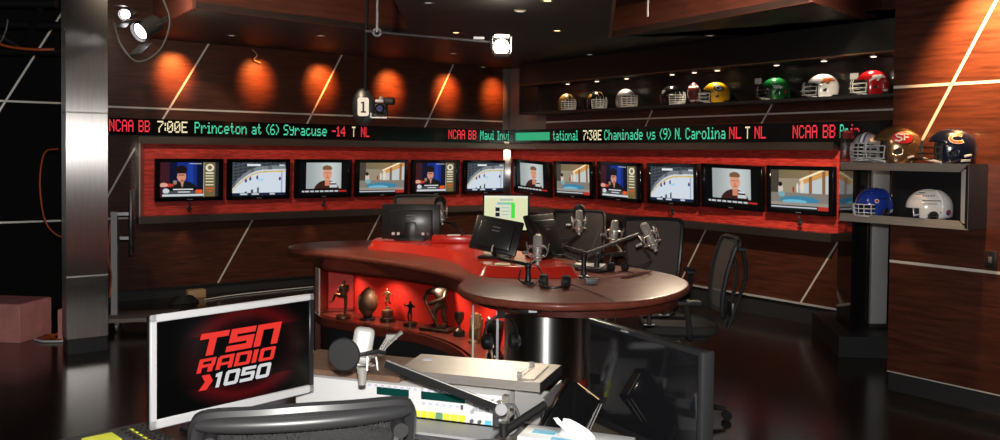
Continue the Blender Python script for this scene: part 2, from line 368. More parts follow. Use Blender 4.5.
# local frame: x along wall, -y into the room
def lb(mb, s0, s1, d0, d1, z0, z1): return mb.box(((s0 + s1) / 2, -(d0 + d1) / 2, (z0 + z1) / 2), (s1 - s0, d1 - d0, z1 - z0))
lb(MB(), -5.17, -.02, .004, .045, .955, 1.77).build('red_panel', REDBAND, vl, smooth=0)
lb(MB(), -5.25, -.04, .004, .17, 1.768, 1.845).build('frame_rail', RAIL, vl, smooth=0)
lb(MB(), -5.25, -.04, .004, .17, .875, .957).build('frame_rail', RAIL, vl, smooth=0)
MB().prism([(-5.25, -.004), (-5.25, -.17), (-5.235, -.17), (-5.165, -.05), (-5.165, -.004)], .875, 1.845).build('frame_end', STEELH, vl, smooth=0)
vr = wf_thing('video_wall', 'long red panel in a steel frame along the right set wall', 'wall panel', WR, AR, 0, 0, 0)
lb(MB(), .06, 6.6, .004, .045, .955, 1.77).build('red_panel', REDBAND, vr, smooth=0)
lb(MB(), .07, 5.40, .004, .17, 1.768, 1.845).build('frame_rail', RAIL, vr, smooth=0)
lb(MB(), .07, 5.40, .004, .17, .875, .957).build('frame_rail', RAIL, vr, smooth=0)
tg_ = thing('corner_post', 'brushed steel post in the corner between the two red panels', 'post', C0 + Vector((-.02, -.17, .875)), radians(-8))
MB().box((0, 0, .485), (.11, .12, .97), bevel=.004).build('post', STEEL, tg_)
MB().box((0, 0, .985), (.15, .16, .03), bevel=.003).build('cap', STEELH, tg_)

GLY = {
'N': '10001 11001 10101 10101 10011 10001 10001', 'C': '01110 10001 10000 10000 10000 10001 01110', 'A': '01110 10001 10001 11111 10001 10001 10001',
'B': '11110 10001 10001 11110 10001 10001 11110', '7': '11111 00001 00010 00100 01000 01000 01000', ':': '0 1 1 0 1 1 0', '0': '01110 10001 10011 10101 11001 10001 01110',
'E': '11111 10000 10000 11110 10000 10000 11111', 'P': '11110 10001 10001 11110 10000 10000 10000', 'r': '00000 00000 10110 11001 10000 10000 10000', 'i': '010 000 110 010 010 010 111',
'n': '00000 00000 10110 11001 10001 10001 10001', 'c': '00000 00000 01110 10000 10000 10001 01110', 'e': '00000 00000 01110 10001 11111 10000 01110', 't': '0100 0100 1110 0100 0100 0101 0010',
'o': '00000 00000 01110 10001 10001 10001 01110', 'a': '00000 00000 01110 00001 01111 10001 01111', '(': '001 010 100 100 100 010 001', ')': '100 010 001 001 001 010 100',
'6': '00110 01000 10000 11110 10001 10001 01110', 'S': '01111 10000 10000 01110 00001 00001 11110', 'y': '00000 10001 10001 01111 00001 00001 01110', 'u': '00000 00000 10001 10001 10001 10011 01101',
's': '00000 00000 01110 10000 01110 00001 11110', '-': '0000 0000 0000 1111 0000 0000 0000', '1': '010 110 010 010 010 010 111', '4': '00010 00110 01010 10010 11111 00010 00010',
'T': '11111 00100 00100 00100 00100 00100 00100', 'L': '10000 10000 10000 10000 10000 10000 11111', 'M': '10001 11011 10101 10101 10001 10001 10001', 'I': '111 010 010 010 010 010 111', 'v': '00000 00000 10001 10001 10001 01010 00100',
'l': '110 010 010 010 010 010 111', '3': '11111 00010 00100 00010 00001 10001 01110', 'h': '10000 10000 10110 11001 10001 10001 10001', 'm': '00000 00000 11010 10101 10101 10001 10001', 'd': '00001 00001 01101 10011 10001 10001 01111',
'9': '01110 10001 10001 01111 00001 00010 01100', '.': '0 0 0 0 0 0 1', ' ': '000 000 000 000 000 000 000'}
def dots(mb, text, s0, s1, z0, z1, d):
    cols = []
    for ch in text:
        rows = GLY[ch].split(); 
        for c in range(len(rows[0])): cols.append([rows[r_][c] == '1' for r_ in range(7)])
        cols.append([False] * 7)
    cols = cols[:-1]; cw = (s1 - s0) / len(cols); rh = (z1 - z0) / 7
    for i, c in enumerate(cols):
        for r_ in range(7):
            if c[r_]:
                x0 = s0 + i * cw; zz = z1 - (r_ + 1) * rh
                mb.add([(x0, -d, zz + rh * .05), (x0 + cw * .97, -d, zz + rh * .05), (x0 + cw * .97, -d, zz + rh * .95), (x0, -d, zz + rh * .95)], [(0, 1, 2, 3)])
def ticker(root, runs, z0, z1, d):
    for text, s0, s1, m in runs:
        n_ = sum(len(GLY[c].split()[0]) + 1 for c in text) - 1; p_ = 0
        for wd in text.split(' '):
            wl = sum(len(GLY[c].split()[0]) + 1 for c in wd) - 1
            mb = MB(); dots(mb, wd, s0 + (s1 - s0) * p_ / n_, s0 + (s1 - s0) * (p_ + wl) / n_, z0, z1, d); mb.build('led_text', m, root, smooth=0); p_ += wl + 5
tl = wf_thing('led_ticker', 'scrolling LED ticker above the left red panel reading Princeton at (6) Syracuse', 'ticker', WL, AL, 0, 0, 0)
lb(MB(), -5.78, -.03, .004, .15, 1.848, 2.045).build('housing', BGLOSS, tl, smooth=0)
lb(MB(), -5.78, -.10, .15, .158, 1.846, 1.858).build('lip', BMETAL, tl, smooth=0)
ticker(tl, [('NCAA BB', -5.55, -5.13, LED_R), ('7:00E', -5.05, -4.72, LED_W), ('Princeton at (6) Syracuse', -4.64, -3.0, LED_G), ('-14', -2.93, -2.74, LED_R), ('T', -2.65, -2.60, LED_W), ('NL', -2.52, -2.40, LED_R),
            ('NCAA BB', -1.17, -.70, LED_R), ('Maui Invit', -.63, -.05, LED_G)], 1.895, 2.025, .1515)
tr = wf_thing('led_ticker', 'scrolling LED ticker above the right red panel reading Chaminade vs (9) N. Carolina', 'ticker', WR, AR, 0, 0, 0)
lb(MB(), .19, 6.4, .004, .15, 1.848, 2.045).build('housing', BGLOSS, tr, smooth=0)
ticker(tr, [('tational', 1.19, 1.70, LED_G), ('7:30E', 1.80, 2.15, LED_W), ('Chaminade vs (9) N. Carolina', 2.20, 4.10, LED_G), ('NL', 4.15, 4.31, LED_R), ('T', 4.36, 4.42, LED_W), ('NL', 4.48, 4.62, LED_R),
            ('NCAA BB', 4.94, 5.41, LED_R), ('Pr', 5.46, 5.55, LED_G), ('in', 5.57, 5.66, LED_R)], 1.885, 2.015, .1515)
lb(MB(), .36, 1.12, .150, .152, 1.89, 2.00).build('ticker_smear', SMEAR_GLOW, tr, smooth=0)  # glowing strip imitates the ticker text's smeared reflection, no LEDs here

# ------------------------------------------------------------------ televisions
def lin(c): return tuple((x / 255 / 12.92 if x <= 10 else ((x / 255 + .055) / 1.055) ** 2.4) for x in c)
def ell(u, v, cx, cy, rx, ry): return ((u - cx) / rx) ** 2 + ((v - cy) / ry) ** 2 < 1
def rc(u, v, a, b, c, d): return a <= u <= c and b <= v <= d
def pic_man(u, v):      # v down
    c = (16, 20, 46)
    if u < .16: c = (60, 26, 34)
    elif .28 < u < .46 or .56 < u < .62: c = (22, 44, 120)
    elif .46 <= u <= .56: c = (30, 60, 150)
    if v > .55 and ((u - .36) / .32) ** 2 + ((v - .95) / .42) ** 2 < 1: c = (24, 26, 28)
    if ell(u, v, .36, .42, .075, .15): c = (205, 140, 112)
    if ell(u, v, .355, .22, .10, .12) and v < .33: c = (28, 20, 18)
    if rc(u, v, .31, .36, .41, .385): c = (110, 66, 54)
    if ell(u, v, .37, .53, .03, .02): c = (150, 80, 70)
    if rc(u, v, .34, .56, .40, .72) and abs(u - .37) < .03 * (1 - (v - .56) / .2): c = (190, 130, 105)
    if ell(u, v, .13, .66, .10, .045): c = (200, 60, 50)
    if ell(u, v, .06, .65, .07, .06): c = (215, 160, 140)
    if ell(u, v, .25, .58, .035, .06): c = (150, 120, 90)
    if rc(u, v, .17, .74, .62, .82): c = (18, 20, 22)
    if rc(u, v, .22, .765, .56, .79): c = (225, 225, 225)
    if rc(u, v, .04, .82, .68, .90): c = (70, 74, 80)
    if rc(u, v, .30, .84, .50, .875): c = (210, 210, 210)
    if ell(u, v, .10, .82, .055, .07): c = (200, 205, 210)
    if rc(u, v, .60, .79, .72, .90): c = (225, 90, 40)
    if rc(u, v, .04, .91, .98, .97): c = (200, 205, 208)
    if u > .745: c = (110, 96, 58)
    if u > .945: c = (38, 40, 44)
    if .735 < u < .75: c = (190, 190, 170)
    if u > .75 and u < .94:
        if ell(u, v, .845, .16, .075, .11): c = (225, 220, 200)
        if ell(u, v, .845, .16, .04, .06): c = (120, 100, 60)
        for y in (.30, .38, .46, .55, .64): 
            if rc(u, v, .775, y, .915, y + .035): c = (222, 216, 190)
        if rc(u, v, .775, .74, .915, .78): c = (200, 90, 50)
        if rc(u, v, .80, .83, .90, .86): c = (200, 90, 50)
    if rc(u, v, .5, .035, .70, .06): c = (200, 200, 205)
    return c
def pic_rink(u, v):
    # boards curve from lower left up and over to the right
    t = max(0, (u - .02)); edge = .30 + .55 * max(0, 1 - u / .62) ** 2.2 - .05 * min(1, u)
    if v < edge - .16: 
        c = (42, 50, 58) if int(u * 23) % 2 else (58, 66, 74)
        if int(v * 31 + u * 9) % 3 == 0: c = (74, 80, 86)
    elif v < edge - .05: c = (120, 128, 134) if int(u * 15) % 5 else (90, 98, 104)
    elif v < edge: c = (205, 210, 214)
    elif v < edge + .035: c = (206, 176, 60)
    else: c = (206, 216, 226)
    if v > edge + .035:
        if abs(u - .93) < .015: c = (150, 160, 190)
        if ell(u, v, .52, .52, .07, .035): c = (160, 205, 230)
        bl = .93 - .35 * max(0, 1 - u / .5) ** 1.5
        if u < .5 and v > 1.02 - .55 * (u) and int(u * 26) % 3 == 0 and v > .7: c = (70, 78, 84)
    for x, y in ((.25, .56), (.33, .50), (.46, .46), (.89, .50)):
        if ell(u, v, x, y, .022, .05): c = (38, 48, 110)
        if ell(u, v, x + .008, y - .05, .012, .025): c = (170, 40, 40)
    if rc(u, v, .27, .05, .52, .12): c = (222, 226, 230)
    if rc(u, v, .88, .07, .98, .11): c = (200, 205, 210)
    if v > .92: c = (24, 34, 60)
    if v > .93 and (.15 < u < .28 or .36 < u < .5 or .7 < u < .8) and v < .975: c = (200, 206, 214)
    return c
def pic_face(u, v):
    c = (10, 11, 12)
    if .14 < u < .86 and v < .82:
        g = 168 + 34 * exp(-((u - .62) / .25) ** 2) - 40 * max(0, .35 - u)
        c = (g * .96, g, g)
        if ((u - .56) / .27) ** 2 + ((v - .92) / .36) ** 2 < 1: c = (58, 32, 26)
        if rc(u, v, .52, .52, .62, .74) and abs(u - .57) < .06 * (1.25 - (v - .5) * 2.2): c = (205, 130, 105)
        if ell(u, v, .57, .36, .092, .215): c = (216, 150, 122)
        if ell(u, v, .565, .19, .10, .10) and v < .24: c = (120, 86, 58)
        if rc(u, v, .505, .325, .635, .345): c = (120, 80, 66)
        if ell(u, v, .575, .48, .035, .016): c = (170, 92, 84)
        if ell(u, v, .57, .42, .016, .03): c = (186, 116, 94)
        if rc(u, v, .63, .62, .74, .66): c = (215, 220, 224)
        if rc(u, v, .62, .70, .78, .79): c = (196, 200, 204)
    if v > .885 and v < .935 and .06 < u < .98:
        c = (196, 198, 200) if u < .82 else (190, 40, 36)
        if u < .82 and int(u * 40) % 4 == 0: c = (60, 60, 60)
    return c
def pic_pool(u, v):
    c = (150, 140, 118)
    if v < .22: c = (110 + 40 * u, 100 + 26 * u, 76 + 10 * u)
    if u < .14: c = (70, 64, 56)
    if u > .5:
        k_ = (u - .5) / .5
        if v < .58 - .05 * k_ and v > .28 - .34 * k_: c = (206, 150, 84)
        if v > .40 - .28 * k_ and v < .62 - .02 * k_: c = (188, 196, 196)
        if (int(u * 18) % 4 == 0): c = (140, 96, 58) if v < .62 else c
        if abs(v - (.26 - .32 * k_)) < .025: c = (248, 232, 190)
        if v > .58: c = (126, 120, 112)
    if v > .58 and u <= .5: c = (128, 122, 112)
    if v > .66:
        e = abs(u - .56)
        if ell(u, v, .50, .76, .34, .10): c = (60, 128, 160)
        if ell(u, v, .42, .80, .22, .05): c = (110, 180, 205)
    if ell(u, v, .17, .50, .045, .13): c = (206, 190, 180)
    if ell(u, v, .165, .37, .035, .06): c = (40, 30, 28)
    if ell(u, v, .19, .62, .06, .07): c = (120, 168, 176)
    if ell(u, v, .40, .50, .018, .08): c = (150, 60, 50)
    if ell(u, v, .47, .46, .02, .12): c = (214, 214, 206)
    if ell(u, v, .55, .42, .035, .16): c = (222, 206, 186)
    if v > .82: c = (150, 142, 134)
    if v > .90: c = (30, 34, 40)
    if .925 < v < .96 and u < .8: c = (200, 202, 206)
    if v > .9 and u > .82: c = (180, 50, 40)
    return c
def picmesh(fn, w_, h_, name, nx=112, ny=66):
    me = bpy.data.meshes.new(name); vs = []; cols = []
    for j in range(ny + 1):
        for i in range(nx + 1):
            vs.append((-w_ / 2 + w_ * i / nx, 0, h_ / 2 - h_ * j / ny)); cols.append(lin(fn(i / nx, j / ny)))
    fs = [(j * (nx + 1) + i, (j + 1) * (nx + 1) + i, (j + 1) * (nx + 1) + i + 1, j * (nx + 1) + i + 1) for j in range(ny) for i in range(nx)]
    me.from_pydata(vs, [], fs); a = me.color_attributes.new('Pic', 'FLOAT_COLOR', 'POINT')
    for i, c in enumerate(cols): a.data[i].color = (*c, 1)
    me.materials.append(PICM); me.update(); return me
SW, SH = .66, .40
PIC = {'man': picmesh(pic_man, SW, SH, 'picture_man'), 'rink': picmesh(pic_rink, SW, SH, 'picture_rink'), 'face': picmesh(pic_face, SW, SH, 'picture_face'), 'pool': picmesh(pic_pool, SW, SH, 'picture_pool')}
WHAT = {'man': 'a man in black beside a gold sidebar', 'rink': 'an ice hockey rink', 'face': 'a man before a pale grey backdrop', 'pool': 'an indoor pool hall'}
tvb = MB().box((0, .012, 0), (.77, .05, .485), bevel=.008)
for c, d in (((0, -.018, .222), (.77, .02, .041)), ((0, -.018, -.222), (.77, .02, .041)), ((-.3575, -.018, 0), (.055, .02, .485)), ((.3575, -.018, 0), (.055, .02, .485))): tvb.box(c, d, bevel=.004, seg=1)
TVM = tvb.build('cabinet', BGLOSS).data
bpy.data.objects.remove(bpy.data.objects['cabinet'])
mtb = MB().box((0, .055, 0), (.16, .05, .16)).build('wall_mount', BMETAL); MTM = mtb.data; bpy.data.objects.remove(mtb)
nmb = MB().box((0, -.0285, -.224), (.06, .002, .008)).build('logo_plate', ALU); NM = nmb.data; bpy.data.objects.remove(nmb)
def link(name, me, parent, loc=(0, 0, 0)):
    o = bpy.data.objects.new(name, me); COL.objects.link(o); o.parent = parent; o.location = loc; return o
def tv(WF, ang, s, kind, label, yaw=0, tilt=0, roll=0, cable=False, z=1.36):
    t = thing('television', label, 'television', WF(s, .125, z), 0, 'televisions on the red panels')
    t.rotation_euler = (Matrix.Rotation(ang + radians(yaw), 4, 'Z') @ RX(tilt) @ RY(roll)).to_euler()
    link('cabinet', TVM, t); link('screen', PIC[kind], t, (0, -.0145, .004)); link('wall_mount', MTM, t, (0, -.005, 0)); link('logo_plate', NM, t)
    if cable:
        MB().tube(catmull([(-.03, .0, -.24), (.0, -.02, -.27), (.015, -.01, -.30), (0, 0, -.32)], 4), .009, 6).ball((0, 0, -.33), (.028, .015, .03), 8).build('cable', BRUB, t)
    return t
ordn = ['first', 'second', 'third', 'fourth', 'fifth', 'sixth', 'seventh']
for i, (s, kd, yw, cb) in enumerate(((-4.69, 'man', 1, 1), (-3.87, 'rink', 0, 0), (-3.03, 'face', 0, 1), (-2.20, 'pool', -1, 0), (-1.36, 'man', 0, 0), (-.52, 'rink', 2, 0))):
    tv(WL, AL, s, kd, 'television showing %s, %s on the left red panel' % (WHAT[kd], ordn[i]), yw, 2, 0, cb)
for i, (s, kd, yw, tt, rl, cb) in enumerate(((.72, 'face', 3, 6, 3, 0), (1.60, 'pool', 0, 3, 0, 0), (2.46, 'man', -1, 3, 1, 0), (3.33, 'rink', 0, 2, 0, 1), (4.18, 'face', 5, 6, 1.5, 0), (5.02, 'pool', 0, 2, 0, 1), (5.92, 'pool', 0, 2, 0, 0))):
    tv(WR, AR, s, kd, ('flat television showing %s, %s right of the corner' % (WHAT[kd], ordn[i])) if i < 6 else 'half hidden television seen through the open end of the steel helmet shelf', yw, tt, rl, cb, 1.365)

# ------------------------------------------------------------------ helmet case along the right wall
cz0, cz1, cdp = 2.275, 2.645, .34
hc = wf_thing('display_case', 'long black lit helmet case high on the right set wall', 'display case', WR, AR, 0, 0, 0)
lb(MB(), .70, 6.6, .004, cdp, cz0 - .03, cz0).build('shelf_board', GCASE, hc, smooth=0)
lb(MB(), .70, 6.6, .004, cdp, cz1, 2.94).build('top_bulkhead', GCASE, hc, smooth=0)
lb(MB(), .70, 6.6, .004, .02, cz0, cz1).build('back_panel', GCASE, hc, smooth=0)
lb(MB(), .67, .70, .004, cdp, cz0 - .03, 2.94).build('end_panel', GCASE, hc, smooth=0)
lb(MB(), .67, 6.6, cdp, cdp + .008, cz1 - .002, cz1 + .010).build('edge_trim', mat('edge_trim', (.16, .08, .04), .4), hc, smooth=0)
lb(MB(), .70, 6.6, cdp - .012, cdp - .006, cz0, cz1).build('glass_front', GLASS, hc, smooth=0)
HS = (1.49, 2.06, 2.59, 3.33, 3.66, 3.98, 4.74, 5.28, 5.79)
for s in HS:
    lm = MB().cyl((s, -.16, cz1 - .012), (s, -.16, cz1 + .01), .035, n=16).build('case_lamp', ALU, hc)
    MB().cyl((s, -.16, cz1 - .014), (s, -.16, cz1 - .011), .026, n=16).build('lens', LENSC, lm)
    light('case_lamp_light', 'SPOT', WR(s, .21, cz1 - .02), 11, (1, .80, .60), WR(s, .17, 2.3), .02, 85, .7)
for s, z in ((2.42, 2.45), (4.42, 2.50), (5.52, 2.48)):
    c = MB().box((0, 0, 0), (.085, .006, .06), bevel=.002).build('name_card', PAPER, None, WR(s, .026, z), AR)
    tag(c, {2.42: 'small blank card behind the two leftmost helmets of the wall case', 4.42: 'small card in the wall case between the yellow and green helmets', 5.52: 'small card in the wall case behind the white helmet'}[s], 'card', 'cards in the wall case')

# ------------------------------------------------------------------ helmets
def paint(name, c, rough=.18, metal=0.0, coat=.6): return mat(name, c, rough, metal, coat=coat)
HB = dict(a=.150, b=.113, c=.132, z0=.101)
def hp(az, el, off=0.0, H=HB):
    e = radians(el); a = radians(az); ec = e if e > 0 else e * .55
    return Vector(((H['a'] + off) * cos(ec) * cos(a), (H['b'] + off) * cos(ec) * sin(a), H['z0'] + (H['c'] + off) * sin(e)))
def shell(H, keep, name, m, parent, d=.007, n=56, rows=40, lo=-52):
    vs = []; fs = []
    for j in range(rows + 1):
        el = lo + (89.5 - lo) * j / rows
        for i in range(n): vs.append(hp(-180 + 360 * i / n, el, 0, H))
    for j in range(rows):
        el = lo + (89.5 - lo) * (j + .5) / rows
        for i in range(n):
            az = -180 + 360 * (i + .5) / n
            if keep(az, el): fs.append((j * n + i, j * n + (i + 1) % n, (j + 1) * n + (i + 1) % n, (j + 1) * n + i))
    used = sorted({i for q in fs for i in q}); mp = {u: k for k, u in enumerate(used)}
    mb = MB(); mb.add([vs[u] for u in used], [tuple(mp[i] for i in q) for q in fs])
    o = mb.build(name, m, parent, smooth=60)
    so = o.modifiers.new('thickness', 'SOLIDIFY'); so.thickness = d; so.offset = -1
    return o
def ribbon(mb, pts, wdt, off=.0025, H=HB, closed=False):
    """flat band on a helmet shell following (az, el) points; width in degrees of arc"""
    N = len(pts); vs = []
    for i in range(N):
        a = pts[(i - 1) % N] if (closed or i) else pts[0]; b = pts[(i + 1) % N] if (closed or i < N - 1) else pts[-1]
        t = Vector((b[0] - a[0], b[1] - a[1])); t.normalize(); n = Vector((-t.y, t.x)) * wdt / 2
        vs += [hp(pts[i][0] + n.x, pts[i][1] + n.y, off, H), hp(pts[i][0] - n.x, pts[i][1] - n.y, off, H)]
    fs = [(2 * i, 2 * i + 1, (2 * i + 3) % (2 * N), (2 * i + 2) % (2 * N)) for i in range(N if closed else N - 1)]
    mb.add(vs, fs); return mb
def blob(mb, pts, off=.0025, H=HB):
    cx = sum(p[0] for p in pts) / len(pts); cy = sum(p[1] for p in pts) / len(pts); N = len(pts); vs = [hp(cx, cy, off, H)]
    for k in (.5, 1):
        vs += [hp(cx + (p[0] - cx) * k, cy + (p[1] - cy) * k, off, H) for p in pts]
    fs = [(0, 1 + i, 1 + (i + 1) % N) for i in range(N)] + [(1 + i, 1 + N + i, 1 + N + (i + 1) % N, 1 + (i + 1) % N) for i in range(N)]
    mb.add(vs, fs); return mb
def oval(cx, cy, rx, ry, n=24): return [(cx + rx * cos(2 * pi * i / n), cy + ry * sin(2 * pi * i / n)) for i in range(n)]
def fkeep(az, el):
    a = abs(az)
    if a < 62 and el < 20 - max(0, a - 40) * .3: return False
    if a > 120 and el < -36: return False
    if ((a - 92) / 7) ** 2 + ((el + 14) / 8) ** 2 < 1: return False
    return True
def football_helmet(label, loc, rz, m_shell, m_mask, decals=(), pad=None, group=None, dense=False, sc=1.0):
    t = thing('football_helmet', label, 'helmet', loc, rz, group); t.scale = (sc,) * 3
    shell(HB, fkeep, 'shell', m_shell, t)
    shell(dict(a=.138, b=.102, c=.121, z0=.101), lambda az, el: abs(az) > 50 or el > 34, 'padding', pad or BRUB, t, .012, 32, 20, -46)
    mk = MB(); R = lambda az, el, k: Vector((hp(az, el).x * k + .012, hp(az, el).y * (1 + (k - 1) * .25), hp(az, el).z))
    bars = ((2, 1.22), (-16, 1.30), (-34, 1.30)) if not dense else ((6, 1.18), (-6, 1.24), (-18, 1.28), (-30, 1.30), (-42, 1.28))
    for el, k_ in bars:
        mk.tube([R(az, el, 1 + (k_ - 1) * cos(radians(az * 1.15))) for az in range(-66, 67, 11)], .0062 if dense else .0046, 6)
    for az in ((-22, 22) if not dense else (-40, -20, 0, 20, 40)):
        mk.tube([R(az, el, 1 + .27 * cos(radians(az * 1.15))) for el in ((22, 4, -14, -34) if not dense else (22, 6, -10, -26, -42))], .0046, 6)
    for sg in (-1, 1): mk.tube([R(sg * 66, 2, 1.02), R(sg * 64, -16, 1.03), R(sg * 62, -36, 1.05)], .0046, 6)
    mk.build('facemask', m_mask, t)
    for sg in (-1, 1):
        MB().ball(hp(sg * 74, 4, .003), .008, 8).build('snap', CHROME, t)
    ch = MB(); ch.tube([hp(sg_ * 60, -44, .006) if abs(sg_) == 1 else Vector((.165, 0, .03)) for sg_ in (-1, -.0, 1)], .008, 6); ch.build('chin_strap', WHITEP, t)
    decalize(decals, t)
    return t
def decalize(decals, t):
    for nm, m, fn in decals:
        for g in (fn if isinstance(fn, list) else [fn]):
            mb = MB(); g(mb); mb.build(nm, m, t, smooth=0)
def stripe(w_, off=.0025, c=0):
    def fn(mb):
        N = 24; vs = []
        for i in range(N + 1):
            th = radians(24 + (190 - 24) * i / N); x = (HB['a'] + off) * cos(th); z = HB['z0'] + (HB['c'] + off) * sin(th)
            if z < .05: continue
            for y in (-w_ / 2 + c, w_ / 2 + c): vs.append((x * sqrt(max(0, 1 - (y / HB['b']) ** 2)), y, HB['z0'] + (z - HB['z0']) * sqrt(max(0, 1 - (y / HB['b']) ** 2))))
        mb.add(vs, [(2 * i, 2 * i + 1, 2 * i + 3, 2 * i + 2) for i in range(len(vs) // 2 - 1)])
    return fn
def both(f_):
    return [lambda mb: f_(mb, 1), lambda mb: f_(mb, -1)]
D_WHITE = mat('decal_white', (.82, .82, .80), .3); D_ORANGE = mat('decal_orange', (.78, .16, .03), .3); D_RED = mat('decal_red', (.50, .02, .02), .3)
D_BLACK = mat('decal_black', (.012, .014, .012), .3); D_GREEN = mat('decal_green', (.02, .09, .04), .3); D_BLUE = mat('decal_blue', (.03, .08, .36), .3); D_GREY = mat('decal_grey', (.25, .25, .27), .4)
M_GOLD = mat('bronze_gold_paint', (.30, .17, .075), .22, .75, coat=.6); M_BRZ = paint('old_gold_paint', (.40, .24, .07), .3, .15); M_SIL = paint('silver_paint', (.50, .50, .52), .3, .25)
M_NAVY = paint('navy_paint', (.006, .010, .028)); M_YEL = paint('yellow_paint', (.72, .36, .01)); M_GRN = paint('green_paint', (.012, .16, .035), .2, .2); M_WHT = paint('white_paint', (.80, .80, .80)); M_REDP = paint('red_paint', (.42, .008, .012))
M_BLK = paint('black_paint_gloss', (.010, .009, .009)); M_BLU = paint('blue_paint', (.015, .045, .36)); MASKW = mat('mask_white', (.74, .73, .70), .35); MASKG = mat('mask_grey', (.42, .42, .43), .35); MASKB = mat('mask_black', (.014, .014, .015), .35)
def emblem_ring(cx, cy, rx, ry, wd, a0, a1, off):
    def f_(mb, sg): ribbon(mb, [(sg * (cx + rx * cos(radians(a)) * (1)), cy + ry * sin(radians(a))) for a in range(a0, a1 + 1, 12)], wd, off)
    return both(f_)
def emblem_oval(cx, cy, rx, ry, off):
    def f_(mb, sg): blob(mb, [(sg * p[0], p[1]) for p in oval(cx, cy, rx, ry)], off)
    return both(f_)
def emblem_poly(pts, off=.003):
    def f_(mb, sg): blob(mb, [(sg * p[0], p[1]) for p in pts], off)
    return both(f_)
def emblem_lines(lines, wd, off=.004):
    def f_(mb, sg):
        for l in lines: ribbon(mb, [(sg * p[0], p[1]) for p in l], wd, off)
    return both(f_)
HZ = cz0
def facing(x, y, ang=None): return atan2(-y, -x)            # towards the camera
def on_case(s, d=.17): p = WR(s, d, HZ); return p
LEFTWARD = radians(170)
horse = [(78, 34), (88, 40), (100, 38), (112, 44), (124, 40), (134, 30), (128, 26), (118, 32), (108, 24), (98, 12), (92, 14), (96, 26), (86, 24), (76, 14), (72, 18), (80, 28)]
football_helmet('old gold football helmet with white cage, leftmost in the wall case', on_case(HS[0]), radians(285), M_BRZ, MASKW, [('stripe', D_BLACK, stripe(.022))], dense=True, group='football helmets in the wall case')
football_helmet('gold and black football helmet with white cage, second from left in the wall case', on_case(HS[1]), radians(292), M_BLK, MASKW, [('stripe', mat('decal_gold', (.62, .30, .04), .3), stripe(.07)), ('emblem', mat('decal_gold_b', (.62, .30, .04), .3), emblem_oval(82, 30, 18, 14, .003))], dense=True, group='football helmets in the wall case')
football_helmet('silver football helmet with dark stripe and white cage in the wall case', on_case(HS[2]), radians(294), M_SIL, MASKW, [('stripe', D_BLACK, stripe(.03)), ('stripe', D_WHITE, stripe(.012, .003))], dense=True, group='football helmets in the wall case')
football_helmet('black football helmet with big white cage beside the brown football', on_case(HS[3]), radians(302), M_BLK, MASKW, [('emblem', D_WHITE, emblem_poly([(86, 30), (100, 36), (118, 30), (112, 18), (96, 14)]))], dense=True, group='football helmets in the wall case')
football_helmet('yellow football helmet with a dark G oval in the wall case', on_case(HS[5]), LEFTWARD, M_YEL, MASKG,
    [('emblem', D_BLACK, emblem_oval(98, 28, 23, 19, .003)), ('emblem', D_WHITE, emblem_ring(98, 28, 14, 10.5, 4.5, 40, 320, .0045)), ('emblem', D_WHITE, emblem_lines([[(98, 26), (112, 26)], [(111, 26), (110, 20)]], 4.5, .0046))], group='football helmets in the wall case')
football_helmet('green football helmet with white side mark in the wall case', on_case(HS[6]), LEFTWARD, M_GRN, MASKB, [('emblem', D_WHITE, emblem_poly([(70, 26), (84, 18), (96, 22), (112, 12), (104, 4), (96, 8), (86, 4), (78, 10)])), ('emblem', D_RED, emblem_oval(124, -8, 7, 6, .003))], group='football helmets in the wall case')
football_helmet('white football helmet with an orange horse mark in the wall case', on_case(HS[7]), LEFTWARD, M_WHT, MASKG, [('emblem', D_BLACK, emblem_poly([(p[0] + 1, p[1] - 2.5) for p in horse], .0028)), ('emblem', D_ORANGE, emblem_poly(horse, .004)), ('stripe', D_ORANGE, stripe(.035))], group='football helmets in the wall case')
football_helmet('red football helmet with a white horse mark, rightmost in the wall case', on_case(HS[8]), LEFTWARD, M_REDP, MASKW, [('emblem', D_WHITE, emblem_poly([(p[0], p[1] - 2) for p in horse], .004)), ('emblem', D_WHITE, emblem_poly([(120, -22), (140, -20), (140, -28), (120, -30)]))], group='football helmets in the wall case')
def football(label, loc, rz, tilt, m, L_=.14, R_=.088, stripes=True, stand=None):
    t = thing('football', label, 'football', loc, rz)
    prof = [(.001, -L_)] + [(R_ * (1 - (z / L_) ** 2) ** .75, z) for z in [L_ * (-.97 + 1.94 * i / 20) for i in range(21)]] + [(.001, L_)]
    Mx = T(0, 0, L_ + (stand or 0)) @ RX(tilt)
    MB().lathe(prof, 28, Mx).build('ball', m, t)
    if stripes:
        for z in (-.62, .62):
            r_ = lambda q: R_ * (1 - q ** 2) ** .75 + .0012
            MB().lathe([(r_(z - .07), (z - .07) * L_), (r_(z), z * L_), (r_(z + .07), (z + .07) * L_)], 28, Mx).build('stripe', D_WHITE, t)
    lc = MB()
    rr = lambda z: R_ * (1 - (z / L_) ** 2) ** .75 + .002
    lc.tube([(rr(z) * cos(-2.1), rr(z) * sin(-2.1), z) for z in [L_ * (-.4 + .8 * i / 10) for i in range(11)]], .0035, 6, M=Mx)
    for i in range(8):
        z = L_ * (-.35 + .1 * i); lc.tube([(rr(z) * cos(-2.1 + a), rr(z) * sin(-2.1 + a), z) for a in (-.16, 0, .16)], .003, 6, M=Mx)
    lc.build('laces', D_WHITE if stripes else mat('old_lace', (.45, .36, .22), .6), t)
    if stand: MB().lathe([(.06, 0), (.06, .012), (.03, .02), (.036, stand + .03), (.045, stand + .05)], 20).build('stand', BMETAL, t)
    return t
football('brown leather football with white stripes standing on end in the wall case', on_case(HS[4], .16), AR, 6, FBALLR, .125, .075)

